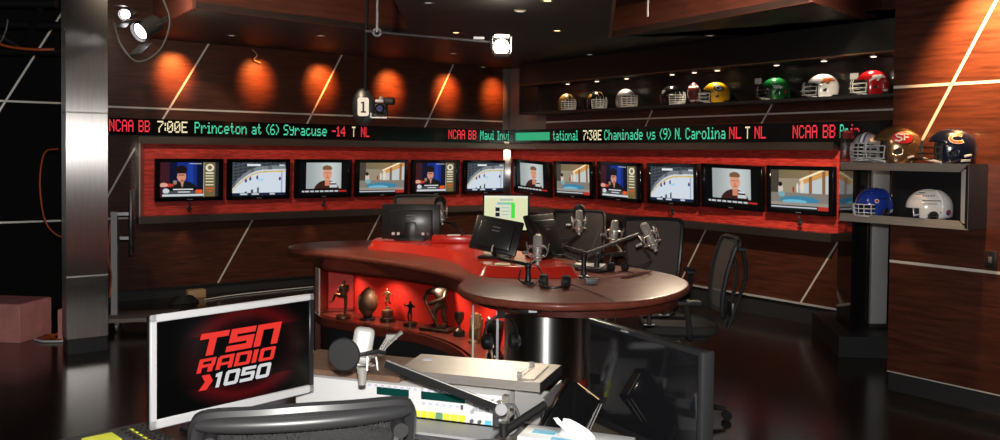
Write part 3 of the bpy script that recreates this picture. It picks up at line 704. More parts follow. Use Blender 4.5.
# ------------------------------------------------------------------ steel helmet shelf on the pillar wall
HSH = dict(t0=-.25, t1=.66, d0=.006, d1=.26, z0=1.235, z1=1.665)
hs = thing('helmet_shelf', 'brushed steel box shelf with helmets fixed to the right wood wall', 'shelf', WP(0, 0, 0), AR)
t0, t1, d0, d1, z0, z1 = (HSH[k_] for k_ in ('t0', 't1', 'd0', 'd1', 'z0', 'z1'))
lb(MB(), t0, t1, d0, d1 - .02, z1 - .035, z1).build('top_board', GCASE, hs, smooth=0)
lb(MB(), t0, t1, d0, d1 - .02, z0, z0 + .04).build('bottom_board', GCASE, hs, smooth=0)
lb(MB(), t1 - .02, t1 + .004, d0, d1 - .002, z0 + .002, z1 - .002).build('end_board', GCASE, hs, smooth=0)
lb(MB(), .02, t1 - .02, d0, d0 + .016, z0 + .04, z1 - .035).build('back_board', GCASE, hs, smooth=0)
fb = MB()
def bar(mb, q, y0, y1, y1i):      # mitred picture-frame bar, q = outer a,b inner b,a in (x,z)
    vs = [(q[0][0], -y1, q[0][1]), (q[1][0], -y1, q[1][1]), (q[2][0], -y1i, q[2][1]), (q[3][0], -y1i, q[3][1])] + [(p[0], -y0, p[1]) for p in q]
    mb.add(vs, [(0, 1, 2, 3), (7, 6, 5, 4), (0, 4, 5, 1), (1, 5, 6, 2), (2, 6, 7, 3), (3, 7, 4, 0)])
fw = .055
bar(fb, [(t0, z1), (t1, z1), (t1 - fw * 1.3, z1 - fw), (t0, z1 - fw)], d1 - .03, d1, d1 - .012); fb.build('frame_rail', STEELH, hs, smooth=0)
fb = MB(); bar(fb, [(t0, z0), (t1, z0), (t1 - fw * 1.3, z0 + fw), (t0, z0 + fw)], d1 - .03, d1, d1 - .012); fb.build('frame_rail', STEELH, hs, smooth=0)
fb = MB(); bar(fb, [(t1, z0), (t1, z1), (t1 - fw * 1.3, z1 - fw), (t1 - fw * 1.3, z0 + fw)], d1 - .06, d1, d1 - .055); fb.build('frame_end', mat('steel_light', (.70, .69, .68), .45, .35), hs, smooth=0)
zt = z1 + .001
shp = lambda t_, d, z: WP(t_, d, z)
football_helmet('silver football helmet with white and navy stripe on top of the steel shelf', shp(-.125, .12, zt), radians(228), M_SIL, MASKG, [('stripe', D_BLUE, stripe(.045)), ('stripe', D_WHITE, stripe(.02, .0035))], dense=True, sc=.92)
football_helmet('metallic gold football helmet with a red oval letter badge on the steel shelf', shp(.125, .165, zt), radians(158), M_GOLD, MASKG,
    [('stripe', D_RED, stripe(.06)), ('stripe', D_WHITE, stripe(.02, .0035)), ('emblem', D_BLACK, emblem_oval(100, 26, 29, 20, .0025)), ('emblem', D_RED, emblem_oval(100, 26, 27, 18, .0035)),
     ('emblem', D_WHITE, emblem_lines([[(101, 34), (92, 37), (84, 33), (88, 27), (96, 25), (99, 20), (92, 15), (83, 18)], [(104, 17), (106, 37), (120, 35)], [(105, 27), (116, 26)]], 4.2, .0048)), ('emblem', D_WHITE, emblem_poly([(112, -28), (128, -22), (130, -28), (114, -34)]))], sc=1.1)
football_helmet('navy football helmet with an orange letter C on the steel shelf', shp(.49, .14, zt), radians(160), M_NAVY, MASKB,
    [('emblem', D_WHITE, emblem_ring(98, 28, 18, 12, 9.5, 40, 320, .0028)), ('emblem', D_ORANGE, emblem_ring(98, 28, 18, 12, 6, 44, 316, .004)), ('emblem', D_WHITE, emblem_poly([(112, -20), (134, -16), (136, -22), (114, -27)])), ('emblem', D_WHITE, emblem_poly([(106, -34), (134, -32), (134, -40), (106, -42)]))], sc=1.02)
HH = dict(a=.142, b=.112, c=.125, z0=.085)
def hkeep(az, el):
    a = abs(az)
    if a < 58 and el < -2: return False
    if a < 128 and el < -34: return False
    if a >= 128 and el < -30: return False
    if ((a - 92) / 11) ** 2 + ((el + 24) / 13) ** 2 < 1: return False
    for e_ in (44, 54):
        if 20 < a < 60 and abs(el - e_) < 2.2: return False
    if 64 < a < 120 and abs(el - 22) < 1.6: return False
    return True
def hockey_helmet(label, loc, rz, m, decals, cage=None, sc=1.0):
    t = thing('hockey_helmet', label, 'helmet', loc, rz); t.scale = (sc,) * 3
    shell(HH, hkeep, 'shell', m, t, .006, 64, 44, -40)
    shell(dict(a=.150, b=.119, c=.132, z0=.085), lambda az, el: abs(az) > 112 and el > -26 and el < 64, 'rear_shell', m, t, .006, 64, 40, -40)
    shell(dict(a=.131, b=.102, c=.115, z0=.085), lambda az, el: (abs(az) > 60 or el > 14) and el > -30, 'padding', BRUB, t, .01, 32, 20, -40)
    for sg in (-1, 1):
        MB().tube([hp(sg * 92 + 11 * cos(a_), -24 + 13 * sin(a_), .004, HH) for a_ in [2 * pi * i / 16 for i in range(16)]], .006, 6, True).build('ear_guard', BRUB, t)
        st = MB().tube([hp(sg * 80, -30, .0, HH), Vector((.07, sg * .075, .012)), Vector((.08, sg * .03, .008))], .005, 6).build('chin_strap', BRUB, t)
    if cage:
        mk = MB()
        R = lambda az, el, k_: Vector((hp(az, el, 0, HH).x * k_, hp(az, el, 0, HH).y, hp(az, el, 0, HH).z))
        for el in (2, -12, -26, -40): mk.tube([R(az, el, 1.08 + .12 * cos(radians(az))) for az in range(-62, 63, 12)], .0036, 6)
        for az in (-48, -28, -10, 10, 28, 48): mk.tube([R(az, el, 1.08 + .12 * cos(radians(az))) for el in (4, -10, -26, -40)], .0036, 6)
        mk.build('cage', cage, t)
    decalize(decals, t)
    return t
def hb(f_):
    return [lambda mb: f_(mb, 1), lambda mb: f_(mb, -1)]
roundel = lambda cx, cy, r_, off: hb(lambda mb, sg: blob(mb, [(sg * p[0], p[1]) for p in oval(cx, cy, r_ * 1.05, r_)], off, HH))
hockey_helmet('blue hockey helmet with white cage inside the steel shelf', shp(-.06, .125, z0 + .041), radians(202), M_BLU, [('emblem', D_WHITE, roundel(60, -2 + 16, 7, .003)), ('emblem', D_RED, roundel(60, 14, 4.5, .0045)), ('emblem', D_WHITE, hb(lambda mb, sg: blob(mb, [(sg * 104, -16), (sg * 124, -12), (sg * 124, -22), (sg * 104, -26)], .009, HH)))], cage=MASKW, sc=.98)
hockey_helmet('plain white hockey helmet inside the steel shelf', shp(.345, .14, z0 + .041), radians(166), M_WHT,
    [('lettering', D_BLUE, hb(lambda mb, sg: [ribbon(mb, [(sg * (62 + 8 * i), 36), (sg * (66 + 8 * i), 42)], 3, .003, HH) for i in range(5)])), ('lettering', D_GREY, hb(lambda mb, sg: [ribbon(mb, [(sg * (66 + 6 * i), 13), (sg * (69.5 + 6 * i), 13)], 4, .003, HH) for i in range(6)])),
     ('emblem', D_BLUE, roundel(132, -12, 8.5, .0105)), ('emblem', D_RED, roundel(132, -12, 5.5, .012)), ('emblem', D_BLACK, roundel(110, -12, 2, .004))], sc=1.02)

# ------------------------------------------------------------------ black plinth with smoked panel and grey post behind the shelf
pl = thing('panel_stand', 'black plinth with smoked glass panel and grey post beside the wood wall', 'stand', (2.89, 7.17, 0))
q = [(0, 0), (.86, -.06), (1.05, 1.05), (.19, 1.14)]
MB().prism(q, .002, .18).build('plinth', KICK, pl, smooth=0)
MB().box((.15, .50, 1.06), (.03, .55, 1.76), M=RZ(-10)).build('glass_panel', SMOKED, pl, smooth=0)
MB().prism([(.23, .42), (.62, .44), (.62, .47), (.23, .45)], .18, 1.93).build('glass_panel', SMOKED, pl, smooth=0)
MB().box((.50, .40, .94), (.145, .05, 1.50), bevel=.006).build('post', GMETAL, pl)
MB().box((.50, .40, .20), (.19, .12, .04), bevel=.004).build('post_foot', BMETAL, pl)
sp = thing('switch_plate', 'small black switch plate on the right wood wall', 'switch', WP(.70, 0, 1.03), AR)
MB().box((0, -.009, 0), (.075, .014, .115), bevel=.004).build('plate', BPLAST, sp)
MB().box((0, -.02, .0), (.022, .01, .04), bevel=.002).build('rocker', GPLAST, sp)

# ------------------------------------------------------------------ downlights in the soffit
nd = 0
for x, y, m, where in ((.56, 8.6, LENSO, 'bright orange, right of the glaring barn door lamp'), (.37, 6.94, LENSO, 'bright orange, at the top edge right of centre'), (-.47, 8.82, LENSO, 'bright orange, left of the glaring barn door lamp'),
                (-.61, 7.09, LENSD, 'dim, at the top edge left of centre'), (-1.94, 9.16, LENSD, 'dim, behind the left wood fascia'), (-.60, 10.67, LENSD, 'dim, above the hanging pipe end'),
                (-.26, 12.3, LENSD, 'dim, nearest the corner on the left'), (1.10, 10.62, LENSD, 'dim, left of the right wood fascia'), (1.24, 12.3, LENSD, 'dim, nearest the corner on the right'), (2.38, 10.5, LENSD, 'dim, above the brown football'),
                (2.16, 8.84, LENSD, 'dim, under the middle of the right wood fascia'), (3.43, 9.1, LENSD, 'dim, above the white football helmet'), (-2.92, 9.23, LENSD, 'dim, above the second orange wall glow')):
    t = thing('downlight', 'recessed ceiling downlight, ' + where, 'ceiling light', (x, y, SZ - .001), 0, 'downlights in the black soffit')
    MB().lathe([(.030, .0), (.058, .0), (.060, -.006), (.056, -.010), (.034, -.008), (.030, -.002)], 20).build('trim_ring', mat('downlight_trim_%d' % nd, (.10, .09, .085), .4, .5) if nd == 0 else MATS['downlight_trim_0'], t)
    MB().cyl((0, 0, -.006), (0, 0, -.001), .034, n=16).build('lens', m, t); nd += 1
dl_ = thing('sprinkler_plate', 'dim flat plate on the ceiling near the glaring lamp', 'ceiling plate', (.16, 7.43, SZ - .001))
MB().box((0, 0, -.006), (.10, .055, .010), bevel=.003).build('plate', mat('plate_cream', (.5, .42, .32), .5), dl_); MB().box((0, 0, -.014), (.06, .03, .006)).build('cover', WHITEP, dl_)

# ------------------------------------------------------------------ grid, truss and hanging gear
tt_ = thing('lighting_truss', 'black lighting truss in the open ceiling at the upper left', 'truss', (-4.2, 7.2, 2.9))
for nm, a, b in (('chord', (-1.2, 0, .02), (.42, .05, .03)), ('chord', (-1.2, .3, -.10), (.40, .3, -.12)), ('chord', (-1.2, .6, -.32), (.42, .7, -.30))): MB().cyl(a, b, .035, n=12).build(nm, BMETAL, tt_)
for a, b in (((-.15, .55, -.30), (.25, .1, .0)), ((-.9, .55, -.3), (-.5, .1, .0)), ((-.5, .1, 0), (-.15, .55, -.3))): MB().cyl(a, b, .028, n=10).build('brace', BMETAL, tt_)
o = box('hang_tag', TAN, (-4.22, 7.0, 2.80), (.05, .03, .09), bevel=.004); tag(o, 'small tan tag hanging from the black truss', 'tag')
o = MB().tube(catmull([(-4.30, 7.2, 2.60), (-4.15, 7.2, 2.555), (-3.95, 7.2, 2.535), (-3.80, 7.25, 2.545)], 5), .012, 6).build('orange_strap', ORANGE); tag(o, 'orange strap slung under the black truss', 'strap')
o = MB().tube(catmull([(-4.17, 7.02, 2.78), (-4.20, 7.02, 2.70), (-4.14, 7.02, 2.56), (-4.08, 7.02, 2.66), (-4.06, 7.02, 2.76)], 6), .006, 6).build('safety_cable', ALU); tag(o, 'thin looped safety wire hanging from the black truss', 'wire')
o = MB().tube(catmull([(-3.72, 7.15, 1.70), (-3.86, 7.2, 1.66), (-3.90, 7.2, 1.40), (-3.86, 7.2, 1.10), (-3.76, 7.2, .97), (-3.66, 7.22, .95)], 6), .007, 6).build('cable', ORANGE); tag(o, 'thin orange cable drooping beside the steel column', 'cable')
t = thing('lighting_truss', 'black lighting truss in the ceiling well above the orange glows', 'truss', (-1.9, 8.6, 3.5))
for y in (0, .35): MB().cyl((-1.4, y - 1.2, .1), (.8, y + .75, .1), .03, n=10).build('chord', BMETAL, t)
for i in range(6): MB().cyl((-1.3 + .35 * i, -1.1 + .31 * i, .1), (-1.1 + .35 * i, -.58 + .31 * i, .1), .016, n=8).build('brace', BMETAL, t)
t = thing('ceiling_pipe', 'black pipe with upright rod in the right ceiling well', 'pipe', (1.35, 7.9, 3.3))
MB().cyl((-.2, .6, .1), (1.0, -1.3, .1), .03, n=10).build('pipe', BMETAL, t); MB().cyl((0, .0, -.32), (0, .0, .9), .010, n=8).build('rod', ALU, t)
# pipe with the glaring barn-door lamp
t = thing('lamp_pipe', 'thin hanging pipe that carries the glaring barn door lamp', 'pipe', (-1.05, 7.2, 2.71))
MB().cyl((-.10, 0, .01), (.985, 0, -.075), .011, n=10).build('pipe', GPLAST, t); MB().cyl((0, 0, .0), (0, 0, 1.49), .012, n=10).build('drop_rod', ALU, t)
MB().tube([(.03 * cos(a), 0, .03 * sin(a)) for a in [2 * pi * i / 16 for i in range(16)]], .011, 8, True).build('clamp', GMETAL, t); MB().box((.86, 0, -.04), (.09, .03, .02)).build('coupler', ALU, t)
t = thing('barn_door_lamp', 'glaring white barn door lamp at the end of the hanging pipe', 'spotlight', (0, 7.2, 2.60)); t.rotation_euler = (radians(-10), 0, radians(3))
MB().box((0, .075, 0), (.135, .13, .135), bevel=.02).build('housing', BMETAL, t)
MB().cyl((0, .008, 0), (0, -.002, 0), .066, n=24).build('lens', LENS, t)
for nm, c, dd in (('barn_door', (0, -.045, .078), (.125, .085, .004)), ('barn_door', (0, -.045, -.082), (.125, .085, .004)), ('barn_door', (.078, -.045, 0), (.004, .085, .125)), ('barn_door', (-.078, -.045, 0), (.004, .085, .125))):
    MB().box(c, dd).build(nm, MATS['steel_light'], t)
MB().tube([(-.085, .08, 0), (-.085, .08, .085), (.085, .08, .085), (.085, .08, 0)], .008, 6).build('yoke', BMETAL, t)
light('barn_door_light', 'SPOT', (0, 7.10, 2.585), 90, (1, .88, .68), (.1, 4.0, .8), .06, 95, .6)
light('barn_door_spill', 'POINT', (0, 7.05, 2.72), 5, (1, .86, .66), None, .05)
def can_lamp(label, loc, aim, r_=.09, L_=.22, lens=LENSV):
    t = thing('spot_lamp', label, 'spotlight', loc); t.rotation_euler = (Vector(aim)).to_track_quat('-Z', 'Y').to_euler()
    MB().lathe([(r_ * .5, L_), (r_ * .8, L_ * .92), (r_ * .86, L_ * .4), (r_, 0), (r_ * .93, .002), (r_ * .8, L_ * .35)], 24).build('can', BMETAL, t)
    MB().cyl((0, 0, .028), (0, 0, .034), r_ * .74, n=20).build('lens', lens, t)
    MB().tube([(-r_ * 1.1, 0, L_ * .5), (-r_ * 1.1, 0, L_ * 1.15), (r_ * 1.1, 0, L_ * 1.15), (r_ * 1.1, 0, L_ * .5)], .008, 6).build('yoke', BMETAL, t)
    MB().box((0, r_ * 1.25, -.07), (r_ * 1.7, .004, .15), M=RX(12)).build('barn_door', BMETAL, t); MB().box((0, -r_ * 1.25, -.07), (r_ * 1.7, .004, .15), M=RX(-12)).build('barn_door', BMETAL, t)
    MB().cyl((0, 0, L_ * 1.12), (0, .0, L_ * 1.5), .012, n=8).build('hanger', BMETAL, t)
    return t
can_lamp('larger lit black can lamp at the upper left above the first orange glow', (-2.98, 7.0, 2.66), (-.42, -.75, -.50))
can_lamp('smaller lit black can lamp at the upper left nearest the steel column', (-3.36, 7.6, 2.90), (.10, -.95, -.28), .055, .15)
light('can_lamp_spill', 'SPOT', (-3.0, 7.25, 2.85), 60, (1, .8, .6), (-2.9, 8.4, 3.2), .04, 120, .9)
o = MB().tube(catmull([(-2.78, 7.0, 2.95), (-2.72, 7.0, 2.75), (-2.80, 7.0, 2.52), (-2.98, 7.0, 2.42), (-3.12, 7.0, 2.55), (-3.2, 7.05, 2.75)], 6), .009, 6).build('lamp_cable', BRUB); tag(o, 'black cable looping below the larger can lamp', 'cable')
# robotic camera on a drop pole
t = thing('studio_camera', 'small robotic camera with a number 1 card hanging before the left wall', 'camera', (-1.33, 8.3, 2.14))
MB().cyl((0, .06, .12), (.02, .06, 2.06), .018, n=10).build('drop_pole', BLACKP, t)
MB().lathe([(.001, .0), (.09, .0), (.11, .012), (.11, .035), (.09, .05), (.001, .05)], 24, M=T(-.02, .09, 0) @ S(1, 1, 1.7) @ RX(90)).build('back_plate', BPLAST, t)
MB().prism([(-.055, -.075), (-.04, -.09), (.04, -.09), (.055, -.075), (.055, .075), (.04, .09), (-.04, .09), (-.055, .075)], 0, .006, M=T(-.01, .0, .0) @ RX(90)).build('number_card', PAPER, t)
one = MB().box((-.008, -.0075, 0), (.018, .002, .10)).box((-.022, -.0075, .040), (.02, .002, .014)).box((-.008, -.0075, -.05), (.05, .002, .014)); one.build('numeral', D_BLACK, t)
MB().box((.08, .02, -.08), (.18, .05, .03)).build('bracket', BMETAL, t)
cb = MB().box((.165, .02, -.02), (.11, .16, .10), bevel=.012).build('camera_body', BPLAST, t); MB().cyl((.165, -.11, -.02), (.165, -.05, -.02), .046, n=20).build('lens_barrel', BGLOSS, cb); MB().cyl((.165, -.112, -.02), (.165, -.109, -.02), .030, n=20).build('lens_glass', mat('lens_glass', (.05, .06, .16), .05), cb)
MB().box((.155, -.02, .055), (.08, .09, .03), bevel=.006).ball((.165, -.02, .085), (.022, .03, .022), 10).build('tally_head', GMETAL, t)
MB().cyl((.20, .0, .06), (.29, -.02, .055), .036, n=16).build('microphone', BRUB, t)
MB().box((.15, -.02, -.105), (.16, .10, .012)).box((.075, -.02, -.085), (.012, .10, .05)).build('cradle', ALU, t)
o = MB().tube(catmull([WL(-3.92, .03, 2.92), WL(-3.86, .03, 2.86), WL(-3.90, .03, 2.80), WL(-3.82, .03, 2.77)], 5), .007, 6).build('cable', TAN); tag(o, 'short tan cable curl stuck under the soffit at the second orange glow', 'cable')

# ------------------------------------------------------------------ anchor desk
TZ = .92
top = [(-1.745, 7.02), (-1.70, 6.86), (-1.58, 6.69), (-1.39, 6.56), (-1.05, 6.32), (-.71, 6.03), (-.43, 5.70), (-.28, 5.44), (-.225, 5.25), (-.245, 5.05), (-.225, 4.85), (-.12, 4.63), (.12, 4.47), (.43, 4.43), (.78, 4.56), (1.03, 4.83), (1.17, 5.18), (1.15, 5.52), (.99, 5.82), (.72, 6.08),
       (.45, 6.40), (.05, 6.90), (-.42, 7.32), (-1.0, 7.52), (-1.45, 7.42), (-1.68, 7.22)]
TOP = [(p.x, p.y) for p in catmull([(a, b, 0) for a, b in top], 5, True)]
dk = thing('anchor_desk', 'large curved mahogany presenter desk with round end, red lit display and steel drum', 'desk', (0, 0, 0))
def inset(poly, d):
    n = len(poly); out = []
    for i in range(n):
        a = Vector(poly[i - 1]); b = Vector(poly[(i + 1) % n]); t = (b - a).normalized(); out.append((poly[i][0] - t.y * d, poly[i][1] + t.x * d))
    return out
def slab(poly, z0, z1, r_):
    mb = MB(); n = len(poly); rings = []
    for k in range(5): a = pi / 2 * k / 4; rings.append((r_ * (1 - cos(a)) * 0 + r_ * (1 - sin(pi / 2 - a)) * 1, z1 - r_ + r_ * sin(a)) if False else (r_ * (1 - cos(a)), z1 - r_ + r_ * sin(a)))
    prof = [(r_ * .8, z0)] + [(0, z0 + r_ * .7)] + rings
    for d, z in prof: mb.v += [(p[0], p[1], z) for p in inset(poly, d)]
    for j in range(len(prof) - 1):
        for i in range(n): mb.f.append((j * n + i, j * n + (i + 1) % n, (j + 1) * n + (i + 1) % n, (j + 1) * n + i))
    mb.f += [tuple(range(n))[::-1], tuple(range((len(prof) - 1) * n, len(prof) * n))]
    return mb
sgn = sum(TOP[i - 1][0] * TOP[i][1] - TOP[i][0] * TOP[i - 1][1] for i in range(len(TOP)))
if sgn < 0: TOP = TOP[::-1]
slab(TOP, TZ - .045, TZ, .018).build('tabletop', W_TABLE, dk, smooth=50)
front = [(-1.48, 6.90), (-1.46, 6.74), (-1.33, 6.52), (-1.06, 6.33), (-.73, 6.10), (-.52, 5.93), (-.36, 5.73), (-.24, 5.48), (-.17, 5.25), (-.08, 5.04), (.02, 4.90)]
FP = [(p.x, p.y) for p in [Vector((-1.48, 6.90, 0))] + catmull([(a, b, 0) for a, b in front[1:]], 6)]
NF = len(FP); OB = [.30 - .17 * max(0, (i - NF * .72) / (NF * .28)) for i in range(NF)]
MB().band(FP, .03, .785, TZ - .044).build('fascia', W_APRON, dk)
MB().band(FP, OB, .785, .80).build('case_ceiling', W_APRON, dk)
MB().band(FP, [o + .02 for o in OB], .395, .42, off0=.0).build('case_floor', W_APRON, dk)
MB().band(FP, .025, .355, .42, off0=-.012).build('ledge', W_APRON, dk)
MB().band(FP, [o + .03 for o in OB], .30, .80, off0=OB).build('case_lining', REDCASE, dk)
MB().band([(-1.475, 6.90), (-1.16, 6.95)], .03, .42, .785).build('case_lining', REDCASE, dk)
MB().band(FP, .05, .0, .36, off0=.14).build('kick_panel', KICK, dk)
MB().band(FP[3:], .012, .42, .785, off0=.004).build('case_glass', GLASS, dk)
for i in (4, int(NF * .80)): 
    p = Vector((FP[i][0], FP[i][1], 0)); MB().box((p.x, p.y, .603), (.010, .010, .366)).build('glass_edge', GLASSEDGE, dk)
MB().box((-.005, 4.93, .60), (.014, .014, .37)).build('case_post', ALU, dk)
MB().prism([(-1.52, 6.95), (-1.46, 6.74), (-1.42, 6.75), (-1.40, 6.90), (-1.22, 7.15), (-1.30, 7.22)], .0, TZ - .045).build('end_panel', W_APRON, dk, smooth=0)
# apron ring and steel drum of the round end
ap = [(.46 + .62 * cos(a), 5.15 + .58 * sin(a)) for a in [2 * pi * i / 48 for i in range(48)]]
mb = MB(); mb.prism(ap, .815, TZ - .044); mb.build('apron', W_APRON, dk)
DRM = mat('drum_steel', (.72, .71, .69), .46, 1.0, aniso=1.0, arot=0.25, noise=.08, nscale=2, stretch=(3, 3, 1))
MB().lathe([(.24, .0), (.24, .04)], 64, M=T(.285, 5.05, 0)).build('drum_base', KICK, dk)
MB().lathe([(.25, .385), (.25, .815)], 72).build('drum', DRM, dk, (.285, 5.05, 0))
MB().lathe([(.249, .04), (.249, .384)], 64, M=T(.285, 5.05, 0)).build('drum_foot', mat('drum_red', (.40, .03, .016), .4), dk)
for i, fr in enumerate((.13, .28, .45, .60, .74)):
    j = int(NF * fr); p = Vector((FP[j][0], FP[j][1], 0)); q = Vector((FP[j + 1][0], FP[j + 1][1], 0)); d = (q - p).normalized(); n = Vector((-d.y, d.x, 0)); L_ = p + n * .12
    MB().cyl((L_.x, L_.y, .776), (L_.x, L_.y, .786), .022, n=14).build('case_light', ALU, dk)
    light('trophy_light', 'SPOT', (L_.x, L_.y, .772), 13, (1, .74, .52), (L_.x + n.x * .10, L_.y + n.y * .10, .42), .02, 120, .8)
light('trophy_light', 'SPOT', (-.02, 5.12, .77), 6, (1, .74, .52), (.0, 5.2, .42), .02, 120, .8)
o = thing('desk_transmitter', 'small black unit with a white label under the round table edge', 'electronic unit', (.17, 4.60, .853))
MB().box((0, 0, -.002), (.11, .05, .045), bevel=.006).build('case', BPLAST, o); MB().box((.015, -.0265, 0), (.045, .003, .022)).build('label_plate', PAPER, o)
MB().tube(catmull([(-.055, 0, 0), (-.09, -.01, -.01), (-.12, .0, .01), (-.14, .02, .02)], 4), .005, 6).build('lead', BRUB, o)
for x, y, h_, lb_ in ((.85, 4.78, .13, 'black clamp under the table edge left of the stool armrest'), (.96, 4.92, .10, 'black clamp under the table edge touching the stool armrest')):
    o = thing('table_clamp', lb_, 'clamp', (x, y, TZ - .046)); MB().box((0, 0, -.012), (.05, .06, .02), bevel=.003).build('jaw', BMETAL, o); MB().cyl((0, -.01, -.02), (0, -.01, -h_), .014, n=12).build('screw', BMETAL, o); MB().cyl((-.03, -.01, -h_), (.03, -.01, -h_), .006, n=8).build('handle', ALU, o)

# red raised riser on the desk
rd = [(-1.08, 6.93), (-1.0, 6.76), (-.75, 6.58), (-.47, 6.30), (-.31, 6.0), (-.22, 5.66), (-.15, 5.42), (-.06, 5.34), (.2, 5.30), (.46, 5.33), (.515, 5.40), (.50, 5.50), (.38, 5.90), (.22, 6.2), (-.05, 6.55), (-.35, 6.95), (-.7, 7.18), (-1.02, 7.14)]
RD = [(p.x, p.y) for p in catmull([(a, b, 0) for a, b in rd], 4, True)]
if sum(RD[i - 1][0] * RD[i][1] - RD[i][0] * RD[i - 1][1] for i in range(len(RD))) < 0: RD = RD[::-1]
rr = thing('desk_riser', 'glossy red curved riser on the mahogany desk carrying the monitors', 'riser', (0, 0, 0))
mb = MB(); n = len(RD); prof = [(0, TZ + .001), (.012, TZ + .012), (.045, TZ + .062), (.055, TZ + .068), (.066, TZ + .068)]
for d, z in prof: mb.v += [(p[0], p[1], z) for p in inset(RD, d)]
for j in range(len(prof) - 1):
    for i in range(n): mb.f.append((j * n + i, j * n + (i + 1) % n, (j + 1) * n + (i + 1) % n, (j + 1) * n + i))
mb.f += [tuple(range(n))[::-1], tuple(range(4 * n, 5 * n))]
mb.build('shell', REDPL, rr, smooth=50)
RZT = TZ + .069
o = thing('red_block', 'low red box on the riser behind the left desk monitor', 'box', (-.36, 6.74, RZT)); MB().box((0, 0, .028), (.34, .16, .056), bevel=.008).build('body', REDPL, o); MB().box((0, -.02, .060), (.10, .06, .006)).build('cover', PAPER, o)

# ------------------------------------------------------------------ monitors on the desk
def back_monitor(label, loc, rz, w_, h_, lift, tilt, roll=0, foot=True):
    t = thing('desk_monitor', label, 'monitor', loc, rz)
    Mx = T(0, 0, lift + h_ / 2) @ RX(tilt) @ RY(roll)
    MB().box((0, 0, 0), (w_, .03, h_), M=Mx, bevel=.008).build('cabinet', BPLAST, t)
    MB().box((0, .0165, .0), (w_ - .04, .002, h_ - .04), M=Mx).build('screen', BGLOSS, t)
    MB().box((0, -.027, -.01), (w_ * .74, .03, h_ * .74), M=Mx, bevel=.012).build('rear_cover', mat('rear_cover', (.020, .020, .022), .28) if 'rear_cover' not in MATS else MATS['rear_cover'], t)
    gr = MB()
    for k_ in range(2): gr.box((0, -.043, h_ * .18 - k_ * .025), (w_ * .16, .003, .010), M=Mx)
    gr.build('vent', GPLAST, t)
    if foot:
        MB().box((0, -.055, lift * .5 + h_ * .22), (w_ * .19, .025, h_ * .55 + lift), bevel=.004).build('stand_neck', BPLAST, t)
        MB().box((0, -.02, .008), (w_ * .48, .18, .016), bevel=.005).build('stand_foot', BPLAST, t)
        for x in (-.14, -.10, .10, .14): MB().box((x, -.046, -h_ * .34), (.022, .01, .022), M=Mx).build('plug', PAPER if x != .14 else GPLAST, t)
    else:
        MB().tube([(0, -.03, lift + h_ * .4), (0, -.09, lift + .02), (0, -.04, .02), (.02, .06, .012)], .016, 8).build('stand_arm', BMETAL, t)
        MB().box((0, .0, .008), (.22, .17, .016), bevel=.004).build('stand_foot', BPLAST, t)
    return t
back_monitor('large black monitor seen from behind at the left of the desk', (-.72, 6.92, RZT), radians(1), .475, .285, .005, -3)
back_monitor('tilted black monitor seen from behind in front of the cream screen', (-.02, 5.78, RZT), radians(-14), .335, .245, .03, -24, 9, False)
back_monitor('black monitor seen almost edge on, right of the silver desk microphone', (.31, 5.86, RZT), radians(52), .33, .30, .0, -22, 0, False)
def pic_cream(u, v):
    c = (222, 224, 178)
    if v < .06: c = (236, 236, 214)
    if rc(u, v, .36, .10, .66, .14): c = (170, 178, 190)
    if rc(u, v, .30, .20, .66, .26): c = (150, 176, 205)
    if rc(u, v, .62, .19, .70, .66): c = (70, 220, 70)
    if rc(u, v, .42, .19, .70, .22): c = (90, 226, 90)
    if rc(u, v, .26, .26, .62, .66): c = (212, 220, 196)
    if rc(u, v, .26, .34, .36, .46) or rc(u, v, .26, .50, .36, .60): c = (14, 16, 14)
    if rc(u, v, .40, .34, .58, .36) or rc(u, v, .40, .44, .58, .46) or rc(u, v, .40, .54, .56, .56): c = (150, 160, 150)
    if rc(u, v, .46, .72, .66, .80): c = (30, 160, 130)
    return c
t = thing('desk_monitor', 'cream lit computer screen facing the camera behind the desk', 'monitor', (.055, 7.33, TZ), radians(2))
MB().box((0, .012, .265), (.405, .022, .325), bevel=.006).build('cabinet', BPLAST, t)
pm = picmesh(pic_cream, .375, .295, 'picture_cream', 80, 60); so = link('screen', pm, t, (0, -.0005, .268))
MB().box((0, .05, .13), (.06, .02, .26)).build('stand_neck', BPLAST, t); MB().box((0, .03, .008), (.2, .14, .016), bevel=.004).build('stand_foot', BPLAST, t)

